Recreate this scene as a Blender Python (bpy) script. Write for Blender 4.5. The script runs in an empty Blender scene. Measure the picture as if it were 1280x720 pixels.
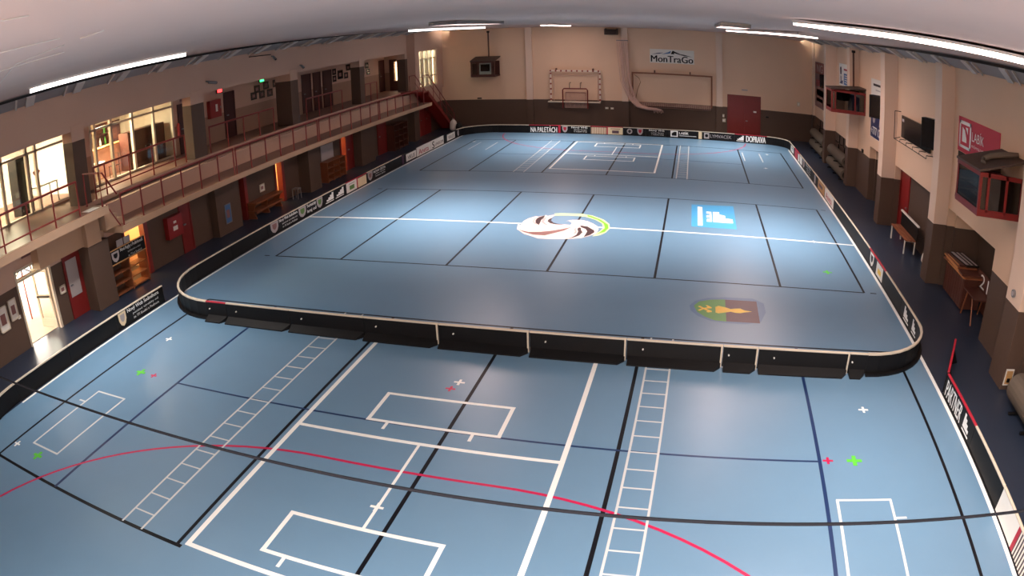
import bpy, bmesh, math, random
from mathutils import Vector, Matrix
random.seed(7)
C = bpy.context.scene.collection
PI = math.pi

# ------------------------------------------------------------------ materials
def lin(c):
    return tuple(((v/255)/12.92 if v/255 <= 0.04045 else ((v/255+0.055)/1.055)**2.4) for v in c) + (1,)

def mat(name, rgb, rough=0.6, var=0.08, scale=4.0, metal=0.0, spec=0.5, bump=0.0, coat=0.0):
    m = bpy.data.materials.new(name); m.use_nodes = True
    nt = m.node_tree; b = nt.nodes['Principled BSDF']
    c = lin(rgb)
    tc = nt.nodes.new('ShaderNodeTexCoord')
    nz = nt.nodes.new('ShaderNodeTexNoise'); nz.inputs['Scale'].default_value = scale
    nz.inputs['Detail'].default_value = 4
    nt.links.new(tc.outputs['Object'], nz.inputs['Vector'])
    mx = nt.nodes.new('ShaderNodeMix'); mx.data_type = 'RGBA'
    mx.inputs[6].default_value = tuple(v*(1-var) for v in c[:3]) + (1,)
    mx.inputs[7].default_value = tuple(min(1, v*(1+var)) for v in c[:3]) + (1,)
    nt.links.new(nz.outputs['Fac'], mx.inputs[0])
    nt.links.new(mx.outputs[2], b.inputs['Base Color'])
    b.inputs['Roughness'].default_value = rough
    b.inputs['Metallic'].default_value = metal
    b.inputs['Specular IOR Level'].default_value = spec
    b.inputs['Coat Weight'].default_value = coat
    if bump:
        bp = nt.nodes.new('ShaderNodeBump'); bp.inputs['Strength'].default_value = bump
        bp.inputs['Distance'].default_value = 0.02
        nt.links.new(nz.outputs['Fac'], bp.inputs['Height']); nt.links.new(bp.outputs['Normal'], b.inputs['Normal'])
    return m

def emit(name, rgb, strength):
    m = bpy.data.materials.new(name); m.use_nodes = True
    nt = m.node_tree; nt.nodes.clear()
    e = nt.nodes.new('ShaderNodeEmission'); o = nt.nodes.new('ShaderNodeOutputMaterial')
    e.inputs[0].default_value = lin(rgb); e.inputs[1].default_value = strength
    nt.links.new(e.outputs[0], o.inputs[0]); return m

def glass(name, tint=(235, 240, 238), gloss=0.08):
    m = bpy.data.materials.new(name); m.use_nodes = True
    nt = m.node_tree; nt.nodes.clear()
    t = nt.nodes.new('ShaderNodeBsdfTransparent'); t.inputs[0].default_value = lin(tint)
    g = nt.nodes.new('ShaderNodeBsdfGlossy'); g.inputs['Roughness'].default_value = 0.04
    x = nt.nodes.new('ShaderNodeMixShader'); x.inputs[0].default_value = gloss
    o = nt.nodes.new('ShaderNodeOutputMaterial')
    nt.links.new(t.outputs[0], x.inputs[1]); nt.links.new(g.outputs[0], x.inputs[2]); nt.links.new(x.outputs[0], o.inputs[0])
    return m

def stripes(name, c1, c2, scale, axis='Y', rough=0.6):
    m = bpy.data.materials.new(name); m.use_nodes = True
    nt = m.node_tree; b = nt.nodes['Principled BSDF']
    tc = nt.nodes.new('ShaderNodeTexCoord'); w = nt.nodes.new('ShaderNodeTexWave')
    w.wave_type = 'BANDS'; w.bands_direction = axis; w.inputs['Scale'].default_value = scale
    r = nt.nodes.new('ShaderNodeValToRGB'); r.color_ramp.interpolation = 'CONSTANT'
    r.color_ramp.elements[0].color = lin(c1); r.color_ramp.elements[1].color = lin(c2); r.color_ramp.elements[1].position = 0.5 if 'red' not in name else 0.8
    nt.links.new(tc.outputs['Object'], w.inputs['Vector']); nt.links.new(w.outputs['Fac'], r.inputs[0])
    nt.links.new(r.outputs[0], b.inputs['Base Color']); b.inputs['Roughness'].default_value = rough
    return m

M = dict(
    court=mat('court_blue_vinyl', (105, 140, 168), 0.33, 0.04, 1.5, spec=0.6),
    surround=mat('surround_dark_vinyl', (42, 51, 67), 0.33, 0.05, 1.5, spec=0.4),
    line_w=mat('line_white_paint', (246, 246, 242), 0.35, 0.02),
    line_g=mat('line_thin_white_paint', (205, 208, 208), 0.35, 0.03),
    line_k=mat('line_black_paint', (12, 13, 20), 0.45, 0.05, spec=0.25),
    line_n=mat('line_navy_paint', (22, 48, 92), 0.35, 0.05),
    line_r=mat('line_crimson_paint', (196, 20, 78), 0.35, 0.03),
    grn=mat('mark_green_paint', (92, 196, 60), 0.4, 0.05),
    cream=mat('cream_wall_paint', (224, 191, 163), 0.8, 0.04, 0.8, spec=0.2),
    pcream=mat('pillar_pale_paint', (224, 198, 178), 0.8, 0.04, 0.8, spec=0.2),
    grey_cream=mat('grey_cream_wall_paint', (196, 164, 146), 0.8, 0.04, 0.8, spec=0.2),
    dado=mat('brown_grey_dado_paint', (88, 70, 60), 0.6, 0.05, 0.8, spec=0.3),
    tan=mat('tan_dado_paint', (158, 126, 108), 0.7, 0.05, 0.8, spec=0.3),
    ceil=mat('grey_ceiling_sheet', (212, 188, 178), 0.75, 0.05, 0.6, spec=0.15, bump=0.06),
    slab=mat('concrete_cream_edge', (182, 150, 124), 0.8, 0.06, 2, spec=0.2),
    gfloor=mat('gallery_floor_lino', (128, 96, 84), 0.4, 0.08, 2),
    soffit=mat('soffit_grey_panel', (146, 144, 146), 0.6, 0.1, 2),
    batten=mat('batten_white', (210, 204, 198), 0.6, 0.04),
    red=mat('red_gloss_paint', (140, 34, 34), 0.4, 0.08),
    dred=mat('dark_red_paint', (118, 30, 28), 0.45, 0.1),
    drail=mat('rail_dark_red_paint', (130, 46, 42), 0.4, 0.08),
    black=mat('black_plastic', (16, 15, 16), 0.5, 0.1, spec=0.3),
    board=mat('board_black_plastic', (17, 16, 17), 0.5, 0.12, 3, spec=0.25),
    white=mat('white_plastic', (232, 228, 220), 0.45, 0.03),
    offw=mat('off_white_frame', (208, 196, 176), 0.5, 0.04),
    grey=mat('mid_grey_metal', (128, 128, 130), 0.4, 0.05, metal=0.3),
    purple=mat('purple_panel', (70, 34, 62), 0.5, 0.05),
    adred=mat('ad_red_panel', (176, 30, 52), 0.5, 0.05),
    adcream=mat('ad_cream_panel', (226, 206, 168), 0.5, 0.05),
    adgreen=mat('ad_green_patch', (90, 128, 62), 0.5, 0.2, 20),
    adochre=mat('ad_ochre_panel', (196, 150, 96), 0.5, 0.1, 10),
    adblue=mat('ad_blue_panel', (60, 84, 140), 0.5, 0.08),
    wood=mat('brown_wood', (128, 74, 46), 0.5, 0.2, 6),
    dwood=mat('dark_brown_wood', (80, 42, 32), 0.5, 0.2, 6),
    orange=mat('orange_laminate', (248, 182, 154), 0.5, 0.05),
    oak=mat('light_oak', (190, 130, 76), 0.5, 0.15, 6),
    roofm=mat('cabin_roof_brown', (74, 58, 50), 0.6, 0.15, 5),
    vinyl=mat('rolled_mat_beige', (98, 88, 77), 0.6, 0.08, 6),
    screen=mat('dark_screen', (26, 24, 26), 0.15, 0.05),
    navy=mat('poster_navy', (38, 40, 84), 0.5, 0.15, 4),
    glass=glass('clear_window_glass'),
    dglass=glass('smoked_cabin_glass', (120, 112, 104), 0.10),
    bgl=mat('logo_sky_blue', (70, 160, 214), 0.4, 0.05),
    lgreen=mat('logo_lime', (120, 200, 40), 0.4, 0.05),
    pgreen=mat('logo_pale_green', (206, 226, 168), 0.4, 0.04),
    pink=mat('logo_pale_pink', (240, 214, 206), 0.4, 0.03),
    lgrey=mat('logo_grey', (168, 160, 160), 0.4, 0.03),
    lbrown=mat('logo_dark_brown', (62, 40, 44), 0.4, 0.06),
    mbrown=mat('logo_mid_brown', (134, 92, 88), 0.4, 0.06),
    cgreen=mat('crest_green', (84, 146, 66), 0.4, 0.08),
    cbrown=mat('crest_brown', (96, 66, 74), 0.4, 0.08),
    cyellow=mat('crest_yellow', (238, 196, 62), 0.4, 0.05),
    chalo=mat('crest_halo_blue', (86, 122, 160), 0.35, 0.05),
    paving=mat('outdoor_paving', (206, 190, 168), 0.8, 0.1, 3),
    netw=mat('net_cord', (206, 170, 156), 0.8, 0.1),
    paper=mat('paper_white', (226, 222, 214), 0.7, 0.03),
    bluep=mat('poster_blue', (70, 110, 160), 0.6, 0.15, 12),
    curtain=mat('curtain_cloth', (236, 230, 220), 0.9, 0.04),
    rope=mat('black_cable', (8, 8, 11), 0.9, 0.05, spec=0.05),
    striped=stripes('red_white_post', (226, 208, 192), (150, 60, 52), 0.9, 'Z'),
    stripedx=stripes('red_white_bar', (226, 208, 192), (150, 60, 52), 0.9, 'X'),
    adstripe=stripes('cream_brown_stripes', (230, 210, 180), (150, 110, 84), 4.2, 'X'),
    adstripey=stripes('white_grey_stripes', (236, 226, 214), (70, 60, 62), 3.2, 'Y'),
    lamp=emit('ceiling_lamp_glow', (255, 222, 210), 14.0),
    lamphot=emit('louvred_lamp_glow', (255, 222, 212), 24.0),
    buffet_fill=emit('buffet_fill_glow', (255, 232, 196), 260.0),
    lampdim=emit('edge_lamp_glow', (255, 246, 244), 5.0),
    room_fill=emit('room_lamp_glow', (255, 232, 196), 150.0),
    warm=emit('warm_room_lamp_glow', (255, 206, 128), 60.0),
    glow_r=emit('red_sign_glow', (255, 60, 60), 4.0),
    glow_g=emit('green_sign_glow', (60, 255, 130), 4.0),
)

# ------------------------------------------------------------------ mesh helpers
class MB:
    def __init__(s): s.v = []; s.f = []; s.m = []
    def add(s, vs, fs, m=0):
        o = len(s.v); s.v += [tuple(v) for v in vs]
        for f in fs: s.f.append([i+o for i in f]); s.m.append(m)
        return s
    def box(s, x0, x1, y0, y1, z0, z1, m=0):
        x0, x1 = min(x0, x1), max(x0, x1); y0, y1 = min(y0, y1), max(y0, y1); z0, z1 = min(z0, z1), max(z0, z1)
        return s.add([(x0,y0,z0),(x1,y0,z0),(x1,y1,z0),(x0,y1,z0),(x0,y0,z1),(x1,y0,z1),(x1,y1,z1),(x0,y1,z1)],
                     [(0,3,2,1),(4,5,6,7),(0,1,5,4),(1,2,6,5),(2,3,7,6),(3,0,4,7)], m)
    def obox(s, c, size, rz=0, rx=0, ry=0, m=0):
        R = Matrix.Rotation(rz, 3, 'Z') @ Matrix.Rotation(ry, 3, 'Y') @ Matrix.Rotation(rx, 3, 'X')
        vs = [Vector(c) + R @ Vector((sx*size[0]/2, sy*size[1]/2, sz*size[2]/2)) for sz in (-1,1) for sx, sy in ((-1,-1),(1,-1),(1,1),(-1,1))]
        return s.add(vs, [(0,3,2,1),(4,5,6,7),(0,1,5,4),(1,2,6,5),(2,3,7,6),(3,0,4,7)], m)
    def prism(s, poly, d, m=0):
        n = len(poly); P = [Vector(p) for p in poly]; Q = [p + Vector(d) for p in P]
        return s.add(P + Q, [list(range(n))[::-1], list(range(n, 2*n))] + [(i, (i+1) % n, n+(i+1) % n, n+i) for i in range(n)], m)
    def tube(s, pts, r, n=8, m=0, closed=False):
        pts = [Vector(p) for p in pts]; k = len(pts); rings = []
        for i, p in enumerate(pts):
            a = pts[i-1] if (i > 0 or closed) else p
            b = pts[(i+1) % k] if (i < k-1 or closed) else p
            t = (b - a).normalized()
            u = t.cross(Vector((0,0,1)))
            if u.length < 1e-3: u = t.cross(Vector((0,1,0)))
            u.normalize(); w = t.cross(u)
            rr = r[i] if isinstance(r, (list, tuple)) else r
            rings.append([p + u*rr*math.cos(2*PI*j/n) + w*rr*math.sin(2*PI*j/n) for j in range(n)])
        vs = [v for R in rings for v in R]; fs = []
        for i in range(k if closed else k-1):
            a = i*n; b = ((i+1) % k)*n
            for j in range(n): fs.append((a+j, a+(j+1) % n, b+(j+1) % n, b+j))
        if not closed: fs += [tuple(range(n)), tuple(range((k-1)*n, k*n))[::-1]]
        return s.add(vs, fs, m)
    def build(s, name, mats, parent=None, smooth=False, bevel=0.0):
        me = bpy.data.meshes.new(name)
        off = Vector(parent['_w']) if parent is not None and '_w' in parent else Vector((0,0,0))
        me.from_pydata([tuple(Vector(v) - off) for v in s.v], [], s.f)
        mats = mats if isinstance(mats, (list, tuple)) else [mats]
        for m_ in mats: me.materials.append(m_)
        for p, i in zip(me.polygons, s.m): p.material_index = i; p.use_smooth = smooth
        bm = bmesh.new(); bm.from_mesh(me); bmesh.ops.recalc_face_normals(bm, faces=bm.faces); bm.to_mesh(me); bm.free()
        o = bpy.data.objects.new(name, me); C.objects.link(o)
        if parent is not None: o.parent = parent; o['_w'] = tuple(off)
        if bevel:
            b = o.modifiers.new('bevel', 'BEVEL'); b.width = bevel; b.segments = 2; b.limit_method = 'ANGLE'
        return o

def tag(o, label=None, cat=None, group=None, kind=None):
    if label: o['label'] = label
    if cat: o['category'] = cat
    if group: o['group'] = group
    if kind: o['kind'] = kind
    return o
def thing(name, label, cat, loc, group=None):
    o = bpy.data.objects.new(name, None); C.objects.link(o); o.location = loc; o['_w'] = tuple(loc)
    o.empty_display_size = 0.2
    return tag(o, label, cat, group)
def struct(o): o['kind'] = 'structure'; return o
def copy_tree(o, loc=None, rz=None, label=None, parent=None):
    c = o.copy(); C.objects.link(c)
    if parent is not None: c.parent = parent
    if loc is not None: c.location = loc
    if rz is not None: c.rotation_euler = (0, 0, rz)
    if label: c['label'] = label
    for ch in list(o.children): copy_tree(ch, parent=c)
    return c

def text(body, name, parent, origin, xdir, up, height, width, m, depth=0.004, bold=0.0, label=None):
    """flat lettering: lower left corner at origin, fitted to height and width"""
    cu = bpy.data.curves.new('lettering_curve', 'FONT'); cu.body = body; cu.resolution_u = 3
    t = bpy.data.objects.new('lettering_source', cu); C.objects.link(t)
    dg = bpy.context.evaluated_depsgraph_get(); dg.update()
    me = bpy.data.meshes.new_from_object(t.evaluated_get(dg))
    bpy.data.objects.remove(t); bpy.data.curves.remove(cu)
    xs = [v.co.x for v in me.vertices]; ys = [v.co.y for v in me.vertices]
    x0, x1, y0, y1 = min(xs), max(xs), min(ys), max(ys)
    xd, u = Vector(xdir).normalized(), Vector(up).normalized(); nrm = xd.cross(u)
    mb = MB(); fat = bold*2.2*height if bold else 0      # bolder strokes: the same outlines set side by side
    for k, sft in enumerate((-fat, 0, fat) if fat else (0,)):
        vs = [Vector(origin) + xd*((v.co.x-x0)/(x1-x0)*(width-2*fat) + fat + sft) + u*((v.co.y-y0)/(y1-y0)*height) + nrm*(depth+0.0006*k) for v in me.vertices]
        mb.add(vs, [list(p.vertices) for p in me.polygons])
    bpy.data.meshes.remove(me)
    o = mb.build(name, m, parent)
    if label: o['label'] = label
    return o

# wall made of cells with holes; plane axis 'x' (constant x) or 'y'
def wall(name, axis, c0, c1, a0, a1, z0, z1, holes, dado, mats, extra=None):
    mb = MB()
    A = sorted(set([a0, a1] + [h[0] for h in holes] + [h[1] for h in holes]))
    Zs = sorted(set([z0, z1] + ([dado] if z0 < dado < z1 else []) + [h[2] for h in holes] + [h[3] for h in holes]))
    A = [a for a in A if a0 <= a <= a1]; Zs = [z for z in Zs if z0 <= z <= z1]
    for i in range(len(A)-1):
        for j in range(len(Zs)-1):
            am, zm = (A[i]+A[i+1])/2, (Zs[j]+Zs[j+1])/2
            if any(h[0] < am < h[1] and h[2] < zm < h[3] for h in holes): continue
            m = 0 if zm < dado else 1
            if axis == 'x': mb.box(c0, c1, A[i], A[i+1], Zs[j], Zs[j+1], m)
            else: mb.box(A[i], A[i+1], c0, c1, Zs[j], Zs[j+1], m)
    return struct(mb.build(name, mats))

# ------------------------------------------------------------------ room shell
YF, YN, XR, XL = 22.7, -25.0, 12.1, -12.95
floor_mb = MB()
xa, xb, ya, yb = -10.27, 9.84, -22.0, 20.0
X0, X1 = -24.0, 15.5
floor_mb.box(xa, xb, ya, yb, -0.1, 0, 0)
floor_mb.box(X0, xa, YN-0.5, YF+0.5, -0.1, 0, 1); floor_mb.box(xb, X1, YN-0.5, YF+0.5, -0.1, 0, 1)
floor_mb.box(xa, xb, YN-0.5, ya, -0.1, 0, 0); floor_mb.box(xa, xb, yb, YF+0.5, -0.1, 0, 1)
FLOOR = struct(floor_mb.build('floor', [M['court'], M['surround']])); FLOOR['_w'] = (0,0,0)

LN = {k: MB() for k in 'wgknrG'}
LZ = dict(k=0.0015, n=0.0020, r=0.0025, g=0.0030, w=0.0035, G=0.004)
def hl(k, x0, x1, y, w=0.06, dz=0.0): LN[k].box(x0, x1, y-w/2, y+w/2, 0.0003, LZ[k]+dz)
def vl(k, x, y0, y1, w=0.05, dz=0.00025): LN[k].box(x-w/2, x+w/2, y0, y1, 0.0003, LZ[k]+dz)
XLN = [-8.89, -6.42, -2.95, 0.0, 2.98, 6.52, 9.10]
YN2 = 17.135
for s in (-1, 1):
    for i, x in enumerate(XLN): vl('k' if i not in (1, 5) or s > 0 else 'n', x, s*8.25, s*YN2, 0.07)
    hl('k', XLN[0], XLN[6], s*8.25); hl('k', XLN[0], XLN[6] if s > 0 else -2.85, s*YN2, 0.08)
    hl('n', XLN[1], XLN[5], s*12.71, 0.05)
    hl('k', XLN[0], XLN[6], s*4.49)
    for a, b in ((-9.35, -9.15), (9.3, 9.5)): hl('k', a, b, s*4.49)
for x in XLN: vl('k', x, -4.49, 4.49, 0.07)
hl('w', -10.2, 9.78, 0, 0.09)
vl('w', -10.23, -15.2, 19.0, 0.08); vl('w', 9.80, -18.0, 18.6, 0.09)
for s in (-1, 1):                                          # goal areas
    vl('w', -2.78, s*9.2, s*17.05, 0.09); vl('w', 2.13, s*9.2, s*17.05, 0.09)
    hl('w', -2.82, 2.17, s*9.2, 0.08); hl('w', -2.82, 2.17, s*17.02, 0.09); hl('w', -2.78, 2.13, s*13.22, 0.08)
    for y0 in (11.7, 15.62):
        y1 = y0 + 0.98
        hl('w', -1.6, 0.96, s*y0, 0.075); hl('w', -1.6, 0.96, s*y1, 0.075)
        vl('w', -1.56, s*y0, s*y1, 0.075); vl('w', 0.92, s*y0, s*y1, 0.075)
        vl('w', -1.16, s*(y1+0.02), s*(y1+0.25), 0.06); vl('w', 0.46, s*(y1+0.02), s*(y1+0.25), 0.06)
    vl('w', -0.33, s*13.2, s*15.6, 0.05)
    for x0 in (-4.28, 3.17):                               # agility ladders
        vl('g', x0, s*8.25, s*YN2, 0.04); vl('g', x0+0.49, s*8.25, s*YN2, 0.04)
        for k in range(17): hl('g', x0, x0+0.49, s*(8.72+0.5*k), 0.032)
    for x0 in (-8.28, 6.72):                               # small boxes by the corners
        vl('g', x0, s*13.8, s*16.28, 0.05); vl('g', x0+1.0, s*13.8, s*16.28, 0.05)
        if s < 0: hl('g', x0-0.02, x0+1.02, -13.8, 0.05); hl('g', x0-0.02, x0+1.02, -16.28, 0.05)
    # crimson six metre arc
    pts = []
    for k in range(25): a = PI/2*k/24; pts.append((1.2+6*math.cos(PI/2-a) , 20.06-6*math.sin(PI/2-a)))
    pts = [(-0.6-(x-1.2)-1.2, y) for x, y in pts][::-1] + pts
    pts = [p for p in pts if p[1] < 19.75]
    for (p, q) in zip(pts[:-1], pts[1:]):
        d = Vector((q[0]-p[0], q[1]-p[1])); n = Vector((-d.y, d.x)).normalized()*0.03
        quad = [(p[0]+n.x, s*(p[1]+n.y), LZ['r']), (p[0]-n.x, s*(p[1]-n.y), LZ['r']), (q[0]-n.x, s*(q[1]-n.y), LZ['r']), (q[0]+n.x, s*(q[1]+n.y), LZ['r'])]
        LN['r'].add(quad, [(0,1,2,3)])
hl('g', 7.72, 7.95, -14.29, 0.05); hl('g', -8.52, -8.3, -14.32, 0.05)
def plus(k, x, y, r, w=0.06): hl(k, x-r, x+r, y, w, 0.0006); vl(k, x, y-r, y+r, w, 0.0009)
for x, y in ((-8.72,-16.55), (7.7,-10.91), (-0.36,-10.97), (-8.76,-0.02), (8.24,0.03), (-8.3,-10.86), (-0.34,-15.05), (-8.75,16.4), (8.2,16.3), (7.7,12.2)): plus('w', x, y, 0.11, 0.05)
for x, y in ((7.2,-12.67), (-7.74,-16.58), (-7.78,-12.62), (8.2,-3.0)): plus('G', x, y, 0.15, 0.08)
for x, y in ((6.68,-12.68), (-7.3,-12.63), (-0.45,-11.25)): plus('r', x, y, 0.1, 0.05)
for k, nm, mm in (('w','white_court_lines','line_w'), ('g','thin_white_court_lines','line_g'), ('k','black_court_lines','line_k'), ('n','navy_court_lines','line_n'), ('r','crimson_court_lines','line_r'), ('G','green_court_marks','grn')):
    LN[k].build(nm, M[mm], FLOOR)

EM = {"base": [[-1.83, -0.67], [-1.93, -0.1], [-1.8, -0.23], [-1.84, 0.27], [-1.75, 0.64], [-1.54, 0.97], [-1.44, 0.91], [-1.23, 1.18], [-1.15, 1.06], [-0.98, 1.25], [-0.9, 1.16], [-0.96, 0.99], [-0.96, 0.56], [-0.83, 0.23], [-0.61, 0.11], [-0.36, 0.11], [-0.16, 0.09], [-0.15, 0.34], [-0.3, 0.57], [-0.41, 0.53], [-0.21, 0.71], [0.09, 0.77], [0.34, 0.64], [0.57, 0.38], [0.75, 0.11], [0.84, -0.21], [0.84, -0.59], [0.78, -0.83], [0.6, -1.08], [0.43, -1.31], [0.16, -1.43], [-0.13, -1.52], [-0.49, -1.58], [-0.91, -1.57], [-1.17, -1.37], [-1.46, -1.17]], "d1": [[-1.26, 1.13], [-1.42, 0.86], [-1.46, 0.48], [-1.38, 0.14], [-1.21, -0.09], [-1.22, 0.11], [-1.26, 0.51], [-1.23, 0.89]], "d2": [[-0.94, 0.88], [-1.03, 0.66], [-1.02, 0.4], [-0.88, 0.17], [-0.66, 0.06], [-0.38, 0.08], [-0.62, 0.16], [-0.79, 0.29], [-0.92, 0.52]], "d3": [[-1.76, -0.73], [-1.38, -0.93], [-0.99, -0.86], [-0.62, -0.66], [-0.34, -0.42], [-0.08, -0.14], [-0.25, -0.6], [-0.47, -0.87], [-0.77, -1.23], [-1.15, -1.21], [-1.5, -0.99]], "d4": [[0.17, -0.14], [0.14, -0.34], [0.22, -0.61], [0.22, -0.97], [0.13, -1.26], [0.01, -1.45], [0.19, -1.29], [0.33, -1.04], [0.38, -0.67], [0.29, -0.45], [0.24, -0.18]], "d5": [[0.16, 0.1], [0.44, 0.0], [0.71, -0.38], [0.76, -0.6], [0.66, -0.94], [0.49, -1.18], [0.5, -0.92], [0.51, -0.55], [0.41, -0.29], [0.24, -0.13]], "g1": [[-1.32, 0.93], [-1.56, 0.68], [-1.52, 0.27], [-1.37, -0.01], [-1.13, -0.22], [-1.33, 0.04], [-1.46, 0.28], [-1.48, 0.58]], "g2": [[-1.14, 1.01], [-1.26, 0.72], [-1.21, 0.27], [-1.03, -0.01], [-0.81, -0.14], [-1.0, 0.1], [-1.12, 0.33], [-1.14, 0.64]], "g3": [[0.1, -0.11], [0.04, -0.36], [0.12, -0.67], [0.11, -0.99], [0.19, -0.8], [0.18, -0.61], [0.1, -0.37]], "arc_w": [[-0.98, 1.4], [-0.77, 1.5], [-0.01, 1.56], [0.4, 1.39], [0.86, 0.94], [1.12, 0.43], [1.2, -0.05], [1.13, -0.56], [0.97, -0.91], [0.75, -1.07], [0.82, -0.76], [0.92, -0.42], [0.97, -0.04], [0.86, 0.46], [0.58, 0.86], [0.16, 1.2], [-0.43, 1.25], [-0.9, 1.16]], "arc_g": [[0.2, 1.44], [0.39, 1.3], [0.77, 0.89], [1.08, 0.37], [1.15, -0.06], [1.08, -0.5], [0.85, -0.81], [0.96, -0.45], [1.03, -0.06], [0.92, 0.46], [0.64, 0.9], [0.25, 1.25]], "b_bg": [[3.9, 3.77], [5.56, 3.92], [5.53, 0.76], [3.93, 0.75]], "b_bar": [[4.14, 3.49], [4.32, 3.46], [4.32, 0.93], [4.15, 0.92]], "b_comb": [[4.47, 2.87], [4.66, 2.85], [4.66, 1.49], [4.47, 1.47], [4.48, 1.84], [4.59, 1.86], [4.59, 2.03], [4.47, 2.02], [4.47, 2.34], [4.59, 2.37], [4.59, 2.56], [4.47, 2.57]], "b_step": [[4.72, 2.86], [4.96, 2.89], [4.96, 2.54], [5.17, 2.42], [5.17, 2.05], [5.43, 2.01], [5.43, 1.49], [4.71, 1.47]], "c_halo": [[3.98, -6.25], [4.12, -5.92], [4.45, -5.67], [4.91, -5.55], [5.65, -5.51], [5.93, -5.79], [5.94, -6.37], [5.77, -6.98], [5.38, -7.16], [4.9, -7.17], [4.5, -7.09], [4.2, -6.86], [4.02, -6.55]], "c_green": [[4.09, -6.24], [4.22, -5.94], [4.54, -5.77], [4.9, -5.7], [4.9, -7.08], [4.62, -7.06], [4.37, -6.87], [4.18, -6.61]], "c_brown": [[4.9, -5.71], [5.74, -5.69], [5.74, -7.06], [4.9, -7.07]], "c_cup": [[4.64, -6.23], [4.72, -6.15], [4.89, -6.21], [5.03, -6.3], [5.14, -6.26], [5.28, -6.23], [5.39, -6.33], [5.58, -6.38], [5.38, -6.46], [5.27, -6.52], [5.13, -6.52], [5.03, -6.47], [4.89, -6.54], [4.71, -6.62], [4.64, -6.58]], "c_x1": [[4.19, -6.27], [4.25, -6.23], [4.37, -6.36], [4.54, -6.49], [4.55, -6.56], [4.45, -6.61], [4.4, -6.57], [4.44, -6.52], [4.33, -6.42]], "c_x2": [[4.19, -6.51], [4.24, -6.54], [4.37, -6.39], [4.54, -6.34], [4.55, -6.28], [4.45, -6.17], [4.39, -6.16], [4.44, -6.29], [4.33, -6.34]]}
def decal(name, keys, label):
    mb = MB(); ms = []
    for z, k, mm in keys:
        if M[mm] not in ms: ms.append(M[mm])
        mb.prism([(x, y, z) for x, y in EM[k]], (0, 0, -0.0004), ms.index(M[mm]))
    o = mb.build(name, ms, FLOOR); o['label'] = label
decal('swirl_emblem', [(.005,'base','pink'), (.0056,'g1','lgrey'), (.0056,'g2','lgrey'), (.0056,'g3','lgrey'), (.0062,'d1','lbrown'), (.0062,'d2','lbrown'), (.0062,'d3','mbrown'), (.0062,'d4','lbrown'), (.0062,'d5','lbrown'), (.005,'arc_w','pgreen'), (.0056,'arc_g','lgreen')], 'pink and dark swirl emblem with a green arc on the centre spot')
decal('stair_emblem', [(.005,'b_bg','bgl'), (.0056,'b_bar','line_w'), (.0056,'b_comb','line_w'), (.0056,'b_step','line_w')], 'sky blue emblem with white stepped shapes on the court')
decal('crest_emblem', [(.0042,'c_halo','chalo'), (.005,'c_green','cgreen'), (.005,'c_brown','cbrown'), (.0056,'c_cup','cyellow'), (.0056,'c_x1','cyellow'), (.0062,'c_x2','cyellow')], 'green and brown crest with yellow figures on the court')

# ceiling: hung grey sheet, a little lower towards its edges
def sm(a, b, x): t = max(0, min(1, (x-a)/(b-a))); return t*t*(3-2*t)
def zc(x, y): return 7.08 - 0.12*max(0, min(1, (y+5)/25)) - 0.18*sm(19.6, 22.7, y) - 0.06*sm(9.6, 11.1, x) - 0.06*sm(-10.6, -12.2, x)
xs = [-12.2+i*(23.3/40) for i in range(41)]; ysq = [YN+j*((YF-YN)/60) for j in range(61)]
cm = MB(); cm.add([(x, y, zc(x, y)) for y in ysq for x in xs], [(j*41+i, j*41+i+1, (j+1)*41+i+1, (j+1)*41+i) for j in range(60) for i in range(40)])
CEIL = cm.build('ceiling', M['ceil'], smooth=True); struct(CEIL)
cmod = CEIL.modifiers.new('thick', 'SOLIDIFY'); cmod.thickness = 0.05; cmod.offset = 1
def soffit(name, xw, xi, s):
    mb = MB(); mb.prism([(xw, YN, 6.70), (xi, YN, 6.98), (xi, YN, 7.1), (xw, YN, 7.1)], (0, YF-YN, 0))
    o = struct(mb.build(name, M['soffit'])); o['_w'] = (0,0,0)
    y, sp, sh = (-13.95, 2.5, 1.35) if s > 0 else (-13.9, 2.1, 0.7)
    def strip(y0, w_):
        b = MB(); P = [(xi, y0, 6.955), (xi, y0+w_, 6.955), (xw-s*0.02, y0+w_+sh, 6.70), (xw-s*0.02, y0+sh, 6.70)]
        b.prism([Vector(p) - Vector((0,0,0.06)) for p in P], (0, 0, 0.07)); b.build('batten', M['batten'], o)
    while y < YF-2.2:
        strip(y, 0.36); strip(y-0.45, 0.07); y += sp
    bb = MB(); bb.box(min(xi, xi-0.02), max(xi, xi+0.03), YN, YF, 6.93, 7.0)
    bb.build('shadow_gap_strip', M['black'], o)
    return o
soffit('trim_1', XR, 11.05, 1); soffit('trim_2', -13.4, -12.2, -1)

# far wall with pilasters
wall('wall_far', 'y', YF, YF+0.25, -16.5, 15.5, 0, 7.4, [], 1.85, [M['dado'], M['cream']])
for i, x in enumerate((-6.8, -0.52, 5.62)):
    mb = MB(); mb.box(x-0.21, x+0.21, YF-0.2, YF+0.02, 0, 1.85, 0); mb.box(x-0.21, x+0.21, YF-0.2, YF+0.02, 1.85, 6.9, 1)
    struct(mb.build('pillar_far', [M['dado'], M['pcream']]))
# near wall behind the viewpoint
wall('wall_near', 'y', YN-0.25, YN, -24.2, 15.5, 0, 7.4, [], 1.85, [M['dado'], M['cream']])
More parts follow.
